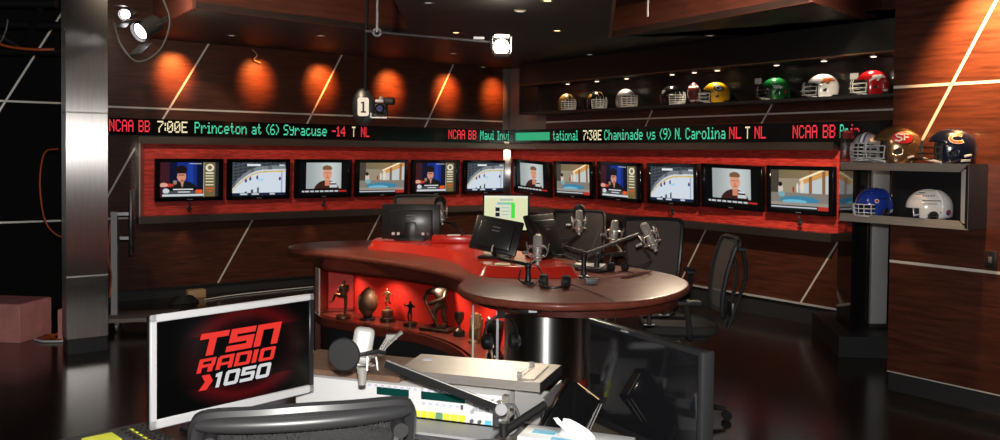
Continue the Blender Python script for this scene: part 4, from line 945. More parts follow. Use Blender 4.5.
# ------------------------------------------------------------------ microphones
MICB = mat('mic_silver', (.62, .59, .54), .38, .45); GRILLE = mat('mic_grille', (.55, .51, .45), .45, .4, bump=.8, bscale=420)
def microphone(label, loc, tilt=(0, 0), rz=0, ball=False, sc=1.0):
    t = thing('studio_microphone', label, 'microphone', loc); t.rotation_euler = (radians(tilt[0]), radians(tilt[1]), rz); t.scale = (sc,) * 3
    MB().lathe([(.022, -.085), (.026, -.08), (.026, .0)], 24).build('body', MICB, t)
    MB().lathe([(.026, .0), (.028, .004), (.028, .06), (.024, .076), (.012, .084), (.001, .086)], 24).build('grille', GRILLE, t)
    MB().cyl((0, 0, -.11), (0, 0, -.085), .012, n=12).build('connector', MICB, t)
    sm = MB()
    for z, r_ in ((.006, .052), (-.055, .052)): sm.tube([(r_ * cos(a), r_ * sin(a), z) for a in [2 * pi * i / 20 for i in range(20)]], .004, 6, True)
    for k in range(4):
        a = pi / 4 + pi / 2 * k; sm.tube([(.052 * cos(a), .052 * sin(a), .006), (.068 * cos(a), .068 * sin(a), -.025), (.052 * cos(a), .052 * sin(a), -.055)], .004, 6)
        sm.tube([(.066 * cos(a), .066 * sin(a), -.024), (.078 * cos(a), .078 * sin(a), .03)], .004, 6)
    sm.build('shock_mount', CHROME, t)
    el = MB()
    for k in range(8):
        a = pi / 4 * k; el.tube([(.027 * cos(a), .027 * sin(a), -.024), (.051 * cos(a + .25), .051 * sin(a + .25), .006 if k % 2 else -.055)], .0018, 5)
    el.build('elastic_cord', BRUB, t)
    MB().cyl((-.10, 0, -.03), (-.06, 0, -.03), .011, n=12).build('swivel', CHROME, t)
    if ball: MB().ball((.005, .055, .075), .050, 16).build('pop_filter', BRUB, t)
    return t
def stand(label, base, pts, r_=.012, cable=None, name='microphone_stand', sheen=False, post=None):
    t = thing(name, label, 'microphone stand', base); B = Vector(base)
    MB().lathe([(.036, 0), (.036, .012), (.02, .02), (.018, .05)], 18).build('clamp_base', BMETAL, t)
    Q = [Vector(p) - B for p in pts]
    MB().cyl((0, 0, .02), Q[0], r_ * 1.2, n=12).build('post', BMETAL, t)
    for i in range(len(Q) - 1):
        MB().cyl(Q[i], Q[i + 1], r_ * .8, n=10).build('arm', (GPLAST if sheen else BMETAL), t)
        MB().ball(Q[i], r_ * 1.7, 12).build('joint', BMETAL, t)
    if cable: MB().tube(catmull([Vector(p) - B for p in cable], 5), .0045, 6).build('cable', BRUB, t)
    return t
microphone('silver microphone in a cradle mount between the two tilted monitors', (.240, 5.30, 1.115), (0, 0), radians(20))
stand('black post with a low horizontal arm carrying the silver microphone near the front', (.175, 5.08, TZ), [(.175, 5.08, 1.03), (.225, 5.30, 1.03)], .013, [(.24, 5.30, 1.0), (.27, 5.22, .95), (.24, 5.12, .925), (.18, 5.0, .926), (.12, 5.05, .95), (.13, 5.1, 1.0)])
o = MB().cyl((.0, 5.35, 1.035), (.165, 5.10, 1.035), .011, n=10).build('support_bar', BMETAL); tag(o, 'black horizontal bar below the tilted front monitor', 'bar')
microphone('silver microphone with black foam ball, before the leftmost chair behind the table', (.605, 6.45, 1.195), (0, 0), radians(0), True)
stand('black bent stand under the microphone with the foam ball', (.60, 6.12, TZ), [(.60, 6.12, 1.0), (.48, 6.30, 1.02), (.605, 6.45, 1.09)], .010, [(.605, 6.45, 1.08), (.42, 6.38, 1.04), (.46, 6.2, .98), (.57, 6.1, .93)])
microphone('upright silver microphone between the two mesh chairs behind the table', (.845, 6.25, 1.135), (0, 4), radians(10))
microphone('tilted silver microphone at the end of the long boom arm', (1.035, 5.88, 1.145), (0, -26), radians(0), False, 1.12)
stand('black post with a long slanting boom arm across the round table', (.535, 5.35, TZ), [(.535, 5.35, 1.07), (.96, 5.86, 1.155)], .013, [(1.0, 5.9, 1.06), (1.05, 5.86, .98), (.96, 5.80, .94), (.86, 5.7, .96)], sheen=True)
stand('short black post with horizontal arm beside the long boom stand', (.66, 5.72, TZ), [(.66, 5.72, 1.02), (.84, 5.74, 1.03), (.845, 6.22, 1.05)], .012)
microphone('beige microphone at the back left above the large black monitor', (-.515, 7.42, 1.185), (0, -10), radians(0), True, 1.05)
stand('black jointed arm at the back left of the desk', (-.30, 7.12, TZ), [(-.28, 7.16, 1.0), (-.40, 7.3, 1.09), (-.505, 7.42, 1.10)], .012, [(-.28, 7.1, 1.0), (-.2, 7.05, .98), (-.12, 7.0, .95), (-.16, 7.0, .93)])
def headphones(label, loc, rz, lay=True, sc=1.0, m3=None):
    t = thing('headphones', label, 'headphones', loc, rz); t.scale = (sc,) * 3
    M0 = (T(0, 0, .045) @ RX(100)) if lay else I4
    MB().tube([(.085 * cos(a), 0, .06 + .10 * sin(a)) for a in [pi * i / 16 for i in range(17)]], .008, 8, M=M0).build('headband', BPLAST, t)
    for sg in (-1, 1):
        c = MB().lathe([(.030, -.018), (.040, -.012), (.040, .008), (.028, .020), (.001, .022)], 20, M=M0 @ T(sg * .078, 0, .03) @ RY(sg * 90)).build('ear_cup', BPLAST, t)
        MB().lathe([(.026, -.034), (.040, -.030), (.041, -.014), (.026, -.012)], 20, M=M0 @ T(sg * .078, 0, .03) @ RY(sg * 90)).build('cushion', BRUB, c)
    return t
headphones('black headphones lying on the table front beside the small grey box', (.335, 4.98, TZ), radians(-15), True, .95)
headphones('black headphones hanging from the short horizontal arm on the table', (.80, 5.70, .925), radians(20), False, .75)
t = headphones('black headphones hanging under the table at the right end of the trophy case', (.015, 4.80, .60), radians(10), False, 1.12); MB().box((0, 0, .20), (.035, .03, .10)).box((0, .01, .235), (.05, .05, .02)).build('hook', BMETAL, t)
o = MB().tube(catmull([(.40, 4.95, .945), (.50, 4.85, .926), (.56, 4.66, .926), (.60, 4.52, .925), (.62, 4.50, .90), (.62, 4.49, .80)], 6), .0028, 6).build('headphone_cable', BRUB); tag(o, 'thin cable running from the headphones over the table edge', 'cable')
o = thing('desk_controller', 'small grey control box on the table at the foot of the long boom stand', 'control box', (.555, 5.10, TZ)); MB().box((0, 0, .018), (.075, .06, .034), bevel=.005).build('body', GPLAST, o); MB().cyl((-.015, 0, .035), (-.015, 0, .045), .010, n=12).build('knob', BPLAST, o); MB().box((.018, 0, .036), (.02, .02, .004)).build('button', BPLAST, o)
o = thing('keyboard', 'flat black keyboard on the table behind the red riser', 'keyboard', (.57, 5.72, TZ), radians(-40)); MB().box((0, 0, .010), (.34, .12, .018), bevel=.005).build('body', BPLAST, o); kb = MB()
for i in range(12):
    for j in range(4): kb.box((-.147 + .0267 * i, -.039 + .026 * j, .021), (.021, .020, .006))
kb.build('keys', BRUB, o)
o = thing('paper_stack', 'white papers on the table behind the keyboard', 'papers', (.62, 5.93, TZ), radians(-25)); 
for i in range(3): MB().box((.006 * i, .005 * i, .002 + .0035 * i), (.21, .15, .003), M=RZ(5 * i)).build('sheet', PAPER, o)
o = MB().box((.02, 5.42, RZT + .004), (.10, .07, .006), M=None).build('note_card', mat('note_cream', (.80, .68, .36), .6)); tag(o, 'cream note on the red riser below the tilted monitor', 'note')

# ------------------------------------------------------------------ trophies in the red display
def statue(name, J, E, m, parent, h_, rz=0, z0=0, sub=2, yscale=1.0):
    me = bpy.data.meshes.new(name); keys = list(J); ix = {k_: i for i, k_ in enumerate(keys)}
    me.from_pydata([(J[k_][0] * h_, J[k_][1] * h_, J[k_][2] * h_) for k_ in keys], [(ix[a], ix[b]) for a, b in E], [])
    o = bpy.data.objects.new(name, me); COL.objects.link(o)
    o.modifiers.new('skin', 'SKIN'); s_ = o.modifiers.new('sub', 'SUBSURF'); s_.levels = sub; s_.render_levels = sub
    for i, k_ in enumerate(keys):
        r_ = J[k_][3] * h_; d = me.skin_vertices[0].data[i]; d.radius = (r_, r_); d.use_root = (k_ == 'pelvis' or (i == 0 and 'pelvis' not in J))
    dg = bpy.context.evaluated_depsgraph_get(); dg.update()
    m2 = bpy.data.meshes.new_from_object(o.evaluated_get(dg)); o.modifiers.clear(); o.data = m2; bpy.data.meshes.remove(me); m2.name = name
    m2.materials.clear(); m2.materials.append(m)
    for q in m2.polygons: q.use_smooth = True
    o.parent = parent; o.location = (0, 0, z0); o.rotation_euler = (0, 0, rz); return o
BODY = [('pelvis', 'waist'), ('waist', 'chest'), ('chest', 'neck'), ('neck', 'head'), ('head', 'crown'), ('pelvis', 'lhip'), ('pelvis', 'rhip'), ('lhip', 'lknee'), ('lknee', 'lankle'), ('lankle', 'ltoe'), ('rhip', 'rknee'), ('rknee', 'rankle'), ('rankle', 'rtoe'),
        ('chest', 'lsho'), ('chest', 'rsho'), ('lsho', 'lelb'), ('lelb', 'lhand'), ('rsho', 'relb'), ('relb', 'rhand')]
def pose(**k_):
    R_ = dict(pelvis=.075, waist=.07, chest=.09, neck=.036, head=.055, crown=.045, lhip=.06, rhip=.06, lknee=.045, rknee=.045, lankle=.03, rankle=.03, ltoe=.022, rtoe=.022, lsho=.05, rsho=.05, lelb=.034, relb=.034, lhand=.03, rhand=.03)
    return {n: (*k_[n], R_[n]) for n in R_}
def trophy(name, label, x, y, rz=0): return thing(name, label, 'trophy', (x, y, .4205), rz)
RT = radians(-28)
t = trophy('pitcher_trophy', 'bronze baseball pitcher statuette with raised leg in the red display', -1.20, 6.55, RT)
MB().lathe([(.058, 0), (.058, .012), (.05, .022), (.02, .028)], 24).build('base', BRONZE, t)
statue('figure', pose(pelvis=(0, 0, .52), waist=(.0, 0, .62), chest=(.03, 0, .74), neck=(.02, 0, .83), head=(.0, 0, .91), crown=(-.005, 0, .96), lhip=(-.06, -.04, .52), rhip=(.04, .04, .50), lknee=(-.24, -.05, .56), lankle=(-.34, -.05, .36), ltoe=(-.44, -.06, .34),
    rknee=(.05, .03, .28), rankle=(.03, .03, .06), rtoe=(-.05, .02, .035), lsho=(-.04, -.10, .78), rsho=(.08, .09, .78), lelb=(-.04, -.14, .64), lhand=(-.16, -.05, .70), relb=(.06, .10, .62), rhand=(-.13, .02, .68)), BODY, BRONZE, t, .285, 0, .015)
t = football('old brown leather football trophy on a small stand in the red display', (-1.0, 6.47, .4205), RT, -7, FBALL, .115, .078, False, .018); t['category'] = 'trophy'
t = trophy('runner_trophy', 'small bronze running figure on a round stepped base in the red display', -.84, 6.40, RT)
MB().lathe([(.058, 0), (.058, .03), (.050, .034)], 24).build('base', DBRONZE, t); MB().lathe([(.042, .034), (.046, .05), (.042, .085), (.022, .095), (.018, .11)], 24).build('pedestal', mat('trophy_wood', (.12, .045, .022), .35), t)
statue('figure', pose(pelvis=(0, 0, .5), waist=(.01, 0, .6), chest=(.0, 0, .73), neck=(.0, 0, .83), head=(.0, 0, .92), crown=(.0, 0, .97), lhip=(-.06, 0, .48), rhip=(.06, 0, .48), lknee=(-.08, -.08, .28), lankle=(-.03, 0, .05), ltoe=(-.06, -.05, .02),
    rknee=(.12, -.06, .30), rankle=(.08, .12, .22), rtoe=(.09, .16, .17), lsho=(-.11, 0, .78), rsho=(.11, 0, .78), lelb=(-.22, -.03, .68), lhand=(-.30, -.05, .56), relb=(.22, .0, .68), rhand=(.33, -.02, .56)), BODY, BRONZE, t, .15, 0, .105)
t = trophy('boxer_trophy', 'small dark statuette with both arms raised, left of the hockey player trophy', -.655, 6.26, RT)
MB().lathe([(.050, 0), (.050, .025), (.03, .032)], 24).build('base', DBRONZE, t)
statue('figure', pose(pelvis=(0, 0, .5), waist=(.01, 0, .6), chest=(.0, 0, .73), neck=(.0, 0, .83), head=(.01, 0, .92), crown=(.01, 0, .97), lhip=(-.06, 0, .48), rhip=(.06, 0, .48), lknee=(-.06, -.05, .27), lankle=(-.05, 0, .05), ltoe=(-.06, -.06, .02),
    rknee=(.09, -.02, .27), rankle=(.04, .02, .05), rtoe=(.04, -.05, .02), lsho=(-.13, 0, .78), rsho=(.13, 0, .78), lelb=(-.24, -.04, .72), lhand=(-.26, -.08, .84), relb=(.24, -.04, .70), rhand=(.28, -.08, .80)), BODY, DBRONZE, t, .165, 0, .022)
t = trophy('hockey_trophy', 'large dark bronze hockey player trophy with stick in the red display', -.43, 6.10, RT)
MB().box((0, 0, .012), (.24, .16, .024), bevel=.006).build('base', DBRONZE, t)
J = pose(pelvis=(.06, 0, .52), waist=(.06, 0, .63), chest=(.02, 0, .76), neck=(-.05, 0, .85), head=(-.09, -.02, .91), crown=(-.10, -.02, .95), lhip=(-.01, -.06, .50), rhip=(.12, .05, .50), lknee=(-.07, -.10, .32), lankle=(-.02, -.08, .09), ltoe=(-.13, -.10, .05),
    rknee=(.10, .02, .29), rankle=(.17, .06, .09), rtoe=(.08, .0, .05), lsho=(-.10, -.10, .80), rsho=(.14, .07, .80), lelb=(-.24, -.12, .72), lhand=(-.25, -.14, .58), relb=(.16, -.06, .64), rhand=(-.18, -.14, .50))
J = {k_: (v[0], v[1], v[2], v[3] * (1.35 if k_ not in ('head', 'crown', 'neck') else 1.05)) for k_, v in J.items()}
statue('figure', J, BODY, DBRONZE, t, .345, 0, .018)
MB().tube([(-.10, -.05, .24), (-.062, -.05, .17), (.03, -.055, .035), (.06, -.055, .03)], .007, 8).build('stick', DBRONZE, t); MB().box((.06, -.055, .034), (.07, .01, .022)).build('stick_blade', DBRONZE, t)
t = trophy('cup_trophy', 'small dark cup trophy right of the hockey player', -.275, 5.92, 0)
MB().lathe([(.040, 0), (.040, .035), (.034, .04)], 24).build('base', BLACKP, t); MB().lathe([(.03, .04), (.012, .055), (.009, .08), (.02, .095), (.032, .12), (.036, .165), (.033, .165), (.026, .12), (.001, .10)], 24).build('cup', DBRONZE, t)
t = trophy('hands_trophy', 'brown bronze pair of raised hands near the right end of the display', -.155, 5.72, radians(-50))
MB().lathe([(.05, 0), (.05, .015), (.03, .022)], 20).build('base', BRONZE, t)
HE = [('wrist', 'palm'), ('palm', 'k1'), ('palm', 'k2'), ('palm', 'k3'), ('palm', 'k4'), ('k1', 't1'), ('k2', 't2'), ('k3', 't3'), ('k4', 't4'), ('palm', 'tb'), ('tb', 'tt')]
for sg in (-1, 1):
    HJ = dict(wrist=(0, 0, .0, .12), palm=(0, 0, .28, .15), k1=(-.15 * sg, 0, .5, .07), k2=(-.05 * sg, 0, .54, .07), k3=(.05 * sg, 0, .53, .07), k4=(.14 * sg, 0, .48, .06), t1=(-.19 * sg, 0, .86, .045), t2=(-.06 * sg, .0, .95, .045), t3=(.07 * sg, .0, .93, .045), t4=(.19 * sg, .0, .8, .04), tb=(-.24 * sg, -.04, .30, .07), tt=(-.32 * sg, -.06, .52, .05))
    o = statue('hand', HJ, HE, BRONZE, t, .20, 0, .012); o.location = (sg * .032, 0, .012); o.rotation_euler = (radians(-4), radians(-3 * sg), 0)
t = trophy('urn_trophy', 'black urn trophy with a silvery figure at the right end of the display', -.02, 5.27, radians(-30))
MB().lathe([(.058, 0), (.058, .02), (.046, .028), (.034, .06), (.044, .12), (.058, .19), (.064, .20), (.064, .228), (.056, .232), (.04, .21)], 28).build('urn', BGLOSS, t)
MB().ball((-.045, 0, .245), .014, 10).build('knob', CHROME, t)
statue('figure', pose(pelvis=(0, 0, .5), waist=(.01, 0, .6), chest=(.04, 0, .73), neck=(.06, 0, .83), head=(.08, 0, .92), crown=(.08, 0, .97), lhip=(-.08, 0, .48), rhip=(.08, 0, .48), lknee=(-.16, -.05, .27), lankle=(-.20, 0, .05), ltoe=(-.3, -.06, .02),
    rknee=(.12, -.02, .27), rankle=(.15, .02, .05), rtoe=(.12, -.05, .02), lsho=(-.10, 0, .78), rsho=(.14, 0, .78), lelb=(-.20, -.04, .62), lhand=(-.32, -.08, .50), relb=(.22, -.04, .66), rhand=(.10, -.10, .56)), BODY, MICB, t, .135, 0, .02).location = (0, -.062, .0)

# ------------------------------------------------------------------ mesh chairs
CH_FR = mat('chair_frame', (.022, .022, .023), .38); CH_SEAT = mat('chair_seat', (.020, .019, .019), .85, bump=.2, bscale=200)
def make_chair(label, loc, rz, seat_z, back_h, meshm, ring=True, group='mesh stools around the presenter desk', wtop=.24, arm=True, rail=.004):
    t = thing('mesh_chair', label, 'chair', loc, rz, group)
    zb, zt_ = seat_z + .07, seat_z + back_h
    def bk(u, v):     # u -1..1, v 0..1 -> point on the backrest
        wd = .20 + (wtop - .20) * v ** .8
        return Vector((u * wd, .22 + .05 * v + .055 * (v - .35) ** 2 * 2 + .05 * (1 - u * u) * (1 - .3 * v), zb + (zt_ - zb) * v))
    loop = []
    cr = .16
    for u, v in [(-.86, .02), (0, 0), (.86, .02), (.98, .08), (1, .3), (1, .6), (1, .86), (.97, .95), (.86, .99), (.4, 1.0), (0, 1.005), (-.4, 1.0), (-.86, .99), (-.97, .95), (-1, .86), (-1, .6), (-1, .3), (-.98, .08)]: loop.append(bk(u, v))
    MB().tube(catmull(loop, 4, True), .016, 8, True).build('backrest_frame', CH_FR, t)
    vs = []; fs = []; nu, nv = 16, 16
    for j in range(nv + 1):
        for i in range(nu + 1):
            v = j / nv; u = -1 + 2 * i / nu; e = .97 if .07 < v < .93 else .90
            vs.append(bk(u * e, .015 + .975 * v))
    for j in range(nv):
        for i in range(nu): a = j * (nu + 1) + i; fs.append((a, a + 1, a + nu + 2, a + nu + 1))
    MB().add(vs, fs).build('backrest_mesh', meshm, t)
    tr_ = []
    for u in [-1 + .1 * i for i in range(21)]: tr_.append(bk(u * .97, .955) + Vector((0, .012, 0)))
    hr = MB(); hr.tube(tr_, [.010 + rail * (1 - abs(-1 + .1 * i) ** 4) ** .5 for i in range(21)], 10); hr.build('top_rail', CH_FR, t)
    for sg in (-1, 1):
        a = bk(sg * .86, .90) + Vector((0, .045, 0)); b = Vector((sg * .09, .36, zb + .12)); c = Vector((sg * .05, .30, seat_z - .03))
        st = MB().tube(catmull([a, (a + b) / 2 + Vector((0, .03, 0)), b, c], 5), .013, 8).build('back_strut', CH_FR, t)
        MB().cyl(a + Vector((0, .016, 0)), a + Vector((0, -.03, 0)), .017, n=14).build('pivot', CH_FR, st)
    MB().box((0, .33, seat_z + .10), (.16, .03, .11), bevel=.01).build('lumbar_block', CH_FR, t)
    sv = [(.0, -.245), (.15, -.24), (.225, -.19), (.24, .0), (.22, .17), (.14, .23), (0, .24)]; sv = sv + [(-x, y) for x, y in sv[-2:0:-1]]
    SV = [(p.x, p.y) for p in catmull([(a, b, 0) for a, b in sv], 4, True)]
    if sum(SV[i - 1][0] * SV[i][1] - SV[i][0] * SV[i - 1][1] for i in range(len(SV))) < 0: SV = SV[::-1]
    slab(SV, seat_z - .05, seat_z + .02, .028).build('seat', CH_SEAT, t)
    MB().box((0, .03, seat_z - .075), (.20, .28, .05), bevel=.012).build('tilt_mechanism', CH_FR, t)
    if arm:
        for sg in (-1, 1):
            ap_ = MB().tube(catmull([(sg * .10, .04, seat_z - .07), (sg * .27, .03, seat_z - .05), (sg * .285, .02, seat_z + .05), (sg * .285, .0, seat_z + .17)], 4), .018, 8).build('arm', CH_FR, t)
            MB().box((sg * .28, -.03, seat_z + .185), (.08, .25, .03), bevel=.012).build('arm_pad', BRUB, ap_)
    MB().cyl((0, 0, .10), (0, 0, seat_z - .08), .026, n=16).build('gas_column', mat('column_metal', (.25, .25, .26), .3, .8) if 'column_metal' not in MATS else MATS['column_metal'], t)
    if ring:
        rg = MB().tube([(.20 * cos(a), .20 * sin(a), .245) for a in [2 * pi * i / 32 for i in range(32)]], .011, 8, True).build('foot_ring', CHROME, t)
        sp_ = MB()
        for k in range(3): sp_.cyl((0, 0, .245), (.20 * cos(2.1 * k), .20 * sin(2.1 * k), .245), .007, n=8)
        sp_.cyl((0, 0, .215), (0, 0, .275), .034, n=16); sp_.build('spokes', CHROME, rg)
    for k in range(5):
        a = 2 * pi * k / 5 + .35; lg = MB().tube([(.03 * cos(a), .03 * sin(a), .11), (.18 * cos(a), .18 * sin(a), .095), (.31 * cos(a), .31 * sin(a), .075)], [.026, .021, .014], 8).build('leg', CH_FR, t)
        w_ = Vector((.315 * cos(a), .315 * sin(a), .031)); n = Vector((-sin(a), cos(a), 0)) * .02
        MB().cyl(w_ - n, w_ + n, .030, n=16).build('caster', BPLAST, lg)
    return t
ca = make_chair('mesh stool behind the table, right of the leftmost silver microphones', (1.22, 6.68, 0), radians(-8), .655, .575, MESHF)
ca['label'] = 'mesh stool behind the table, nearest the tilted boom microphone'
cb2 = dup(ca, (.76, 7.55, 0), radians(4), 'mesh stool behind the table, behind the microphone with the foam ball'); ca.scale = cb2.scale = (1, 1, .955)
dup(ca, (-.80, 8.35, 0), radians(6), 'mesh stool at the back left, only its top showing over the large black monitor').scale = (1, 1, 1.025)
dup(ca, (1.16, 5.44, 0), radians(-94), 'black mesh stool seen side on at the right end of the round table')
make_chair('foreground black mesh chair seen from behind in front of the equipment turret', (-.505, 2.15, -0.0), radians(196), .53, .613, MESHN, False, 'near control desk chair', .235, True, .008)

# ------------------------------------------------------------------ things along the left edge
for lb_, loc, sz, rz in (('pink plywood box on the floor at the far left', (-4.45, 7.62, 0), (.62, .42, .335), -8), ('pink plywood box half hidden behind the steel column', (-3.75, 7.62, 0), (.30, .30, .28), 4)):
    t = thing('plywood_box', lb_, 'box', loc, radians(rz)); MB().box((0, 0, sz[2] / 2), sz, bevel=.004, seg=1).build('body', PINK, t)
    MB().box((0, 0, sz[2] + .001), (sz[0] - .02, sz[1] - .02, .004)).build('lid', PINK, t); MB().box((.05, 0, sz[2] + .0045), (.10, .03, .004), bevel=.001).build('hand_slot', BLACKP if sz[0] < .5 else TAN, t)
o = MB().tube(catmull([(-4.08, 7.55, .015), (-3.98, 7.52, .02), (-3.90, 7.5, .06), (-3.86, 7.55, .02), (-3.98, 7.62, .02), (-4.05, 7.58, .03), (-3.92, 7.48, .02), (-3.85, 7.46, .015)], 6), .010, 6).build('cable', ORANGE); tag(o, 'orange cable coiled on the floor between the pink boxes', 'cable')
o = MB().tube(catmull([(-4.1, 7.48, .01), (-3.98, 7.40, .012), (-3.84, 7.42, .012), (-3.80, 7.5, .012)], 6), .010, 6).build('cable', PAPER); tag(o, 'white cable on the floor between the pink boxes', 'cable')
t = thing('monitor_dolly', 'wheeled dolly with upright pole and a monitor seen edge on behind the column', 'dolly', (-3.55, 8.06, 0), radians(14))
MB().box((.16, 0, .108), (.62, .42, .04), bevel=.006).build('platform', mat('dolly_wood', (.30, .25, .22), .6), t); MB().box((-.10, 0, .62), (.055, .055, .98)).build('pole', GMETAL, t)
for x, y in ((-.05, -.15), (.40, -.15), (-.05, .15), (.40, .15)):
    c = MB().box((x, y, .078), (.035, .03, .028)).build('fork', CHROME, t); MB().cyl((x - .012, y, .043), (x + .012, y, .043), .042, n=18).build('wheel', CHROME, c)
MB().box((-.04, 0, 1.09), (.18, .05, .03)).build('bracket', ALU, t); MB().box((.0, 0, .86), (.10, .04, .03)).build('bracket', ALU, t)
MB().box((.05, .02, 1.02), (.035, .42, .60), M=RZ(7), bevel=.006).build('monitor', BPLAST, t)
MB().tube(catmull([(-.13, -.02, 1.0), (-.15, -.03, .7), (-.12, -.03, .5), (-.14, -.03, .3)], 5), .007, 6).build('cable', ORANGE, t)
t = thing('floor_sandbag', 'small black cable pile on the floor at the foot of the left wall', 'cable pile', WL(-4.85, .45, 0), AL)
for k in range(4): MB().tube(catmull([(.16 * cos(a + k) * (1 - .12 * k), .09 * sin(a + k), .012 + .018 * k) for a in [2 * pi * i / 10 for i in range(10)]], 3, True), .012, 6, True).build('loop', BRUB, t)
o = MB().tube(catmull([WL(-4.6, .40, .012), WL(-4.2, .28, .012), WL(-3.6, .22, .012), WL(-3.0, .20, .012), WL(-2.2, .18, .012)], 6), .005, 6).build('floor_cable', PAPER); tag(o, 'pale cable along the floor below the left wall', 'cable')
o = thing('floor_box', 'small tan box on the floor by the left wall', 'box', WL(-4.62, .14, 0), AL); MB().box((0, 0, .045), (.20, .10, .09), bevel=.004).build('body', TAN, o); MB().box((0, 0, .092), (.18, .085, .004)).build('lid', TAN, o)

# ------------------------------------------------------------------ control desk in the foreground
DZ = .74
cdk = thing('control_desk', 'black control room desk in the foreground', 'desk', (0, 0, 0))
dp = [(-1.34, 2.42), (-1.25, 2.77), (-.98, 2.90), (-.76, 3.30), (-.55, 3.46), (.35, 3.22), (.95, 2.60), (.80, 2.05), (.25, 2.30), (-.62, 2.42)]
MB().prism(dp, DZ - .04, DZ).build('desktop', DESKM, cdk, smooth=0)
MB().prism([(-.95, 3.0), (.55, 3.1), (.75, 2.75), (-.75, 2.72)], .0, DZ - .041).build('pedestal', KICK, cdk, smooth=0)
TA = radians(-18); TO = Vector((-.30, 3.03, 0))
tu = thing('equipment_turret', 'raised equipment turret with veneer top and steel frame on the control desk', 'equipment housing', TO + Vector((0, 0, DZ)), TA)
MB().box((-.315, .16, .133), (.50, .29, .022), bevel=.003, seg=1).build('veneer_top', DESKTOP, tu); MB().box((-.14, .295, .061), (.86, .015, .120)).build('back_panel', KICK, tu)
MB().box((.345, -.0, .062), (.020, .03, .122)).build('steel_post', STEELH, tu); MB().box((.415, .10, .062), (.13, .014, .122)).build('steel_panel', mat('steel_panel', (.75, .74, .73), .38, .8), tu); MB().box((.478, .13, .062), (.008, .25, .122)).build('steel_side', MATS['steel_panel'], tu)
MB().box((-.09, -.075, .0), (.84, .13, .018)).build('grey_ledge', mat('grey_ledge', (.42, .42, .43), .45), tu)
sh = thing('steel_shelf_plate', 'brushed steel shelf plate on top of the equipment turret', 'shelf', TO + Vector((0, 0, DZ + .1445)), TA)
MB().prism([(-.055, -.012), (.470, -.012), (.478, .255), (-.075, .235)], .004, .036).build('plate', STEELH, sh, smooth=0)
MB().prism([(.470, -.013), (.473, -.013), (.481, .256), (.478, .256)], .0, .036).build('side_flange', KICK, sh, smooth=0)
MB().box((.385, .11, .040), (.018, .17, .006)).box((.385, .035, .046), (.018, .008, .02)).box((.385, .185, .046), (.018, .008, .02)).build('bracket', CHROME, sh)
MB().box((.42, .11, .039), (.045, .20, .005)).build('strap_plate', STEELH, sh)
MB().box((.04, .15, .0375), (.035, .022, .003), M=RZ(20)).build('blue_note', BTN_LIL, sh)
un = thing('broadcast_console', 'white broadcast console with green display and yellow buttons under the steel plate', 'console', TO + Vector((0, 0, DZ)), TA)
MB().box((-.075, .10, .066), (.815, .21, .108), bevel=.004).build('case', WHITEP, un)
for x0, x1 in ((.030, .197), (-.145, -.018)): MB().box(((x0 + x1) / 2, -.006, .094), (x1 - x0, .004, .028), bevel=.001, seg=1).build('display', LCD, un)
for i in range(7): MB().box((.014 + .0288 * i, -.008, .027), (.025, .010, .022), bevel=.002, seg=1).build('button', BTN_G if i == 3 else BTN_Y, un)
for i in range(3):
    for j in range(3): MB().box((.236 + .021 * i, -.006, .094 - .015 * j), (.018, .006, .012), bevel=.0015, seg=1).build('key', BTN_GR if j else WHITEP, un)
for i in range(16): MB().box((-.20 + .026 * i, -.006, .112 if i < 9 else .1135), (.012, .005, .008)).build('lamp_key', BTN_LIL, un)
for i in range(6): MB().box((.040 + .026 * i, -.0062, .066), (.012, .005, .009)).build('lamp_key', BTN_LIL, un)
for x, z, r_ in ((.224, .022, .0065), (.253, .022, .0065), (.226, .056, .007), (.30, .103, .005)): MB().cyl((x, -.014, z), (x, .0, z), r_, n=14).build('knob', GPLAST if z < .05 else BTN_GR, un)
MB().box((.186, -.0062, .066), (.009, .005, .016)).build('slider', GPLAST, un); MB().box((.284, -.0062, .022), (.022, .005, .014)).build('blue_tab', BLUECAP, un)
# TSN monitor
mt = thing('desktop_monitor', 'silver framed computer monitor showing a red and white radio logo', 'monitor', (-.882, 2.865, DZ), radians(47.6))
mw, mh = .612, .362; mz = .262
mb = MB().box((0, 0, mz + mh / 2 - .012), (mw, .012, .024), bevel=.003, seg=1).box((0, 0, mz - mh / 2 + .015), (mw, .012, .030), bevel=.003, seg=1).box((-mw / 2 + .011, 0, mz), (.022, .012, mh), bevel=.003, seg=1); mb.build('bezel', SILVERB, mt)
MB().box((mw / 2 - .011, 0, mz), (.022, .012, mh - .0), bevel=.003, seg=1).build('bezel_edge', BPLAST, mt)
MB().box((0, .022, mz), (mw - .01, .034, mh - .01), bevel=.008).build('cabinet', BPLAST, mt)
MB().box((0, .07, .18), (.08, .03, .32)).build('stand_neck', BPLAST, mt); MB().box((0, .06, .008), (.26, .20, .016), bevel=.005).build('stand_foot', BPLAST, mt)
X0, X1, Zt, Zb = -mw / 2 + .022, mw / 2 - .022, mz + mh / 2 - .024, mz - mh / 2 + .030
def pic_logo(u, v):
    r_ = sqrt(((u - .55) / .40) ** 2 + ((v - .48) / .52) ** 2); k_ = max(0, 1 - abs(r_ - .86) / .30)
    if v > .22 and v < .78: k_ *= .35
    d = .5 + .5 * (sin(u * 330) * sin(v * 200) > 0)
    return (4 + 95 * k_ * d, 4 + 5 * k_, 5 + 8 * k_)
so = link('screen', picmesh(pic_logo, X1 - X0, Zt - Zb, 'picture_logo', 180, 110), mt, ((X0 + X1) / 2, -.0008, (Zt + Zb) / 2))
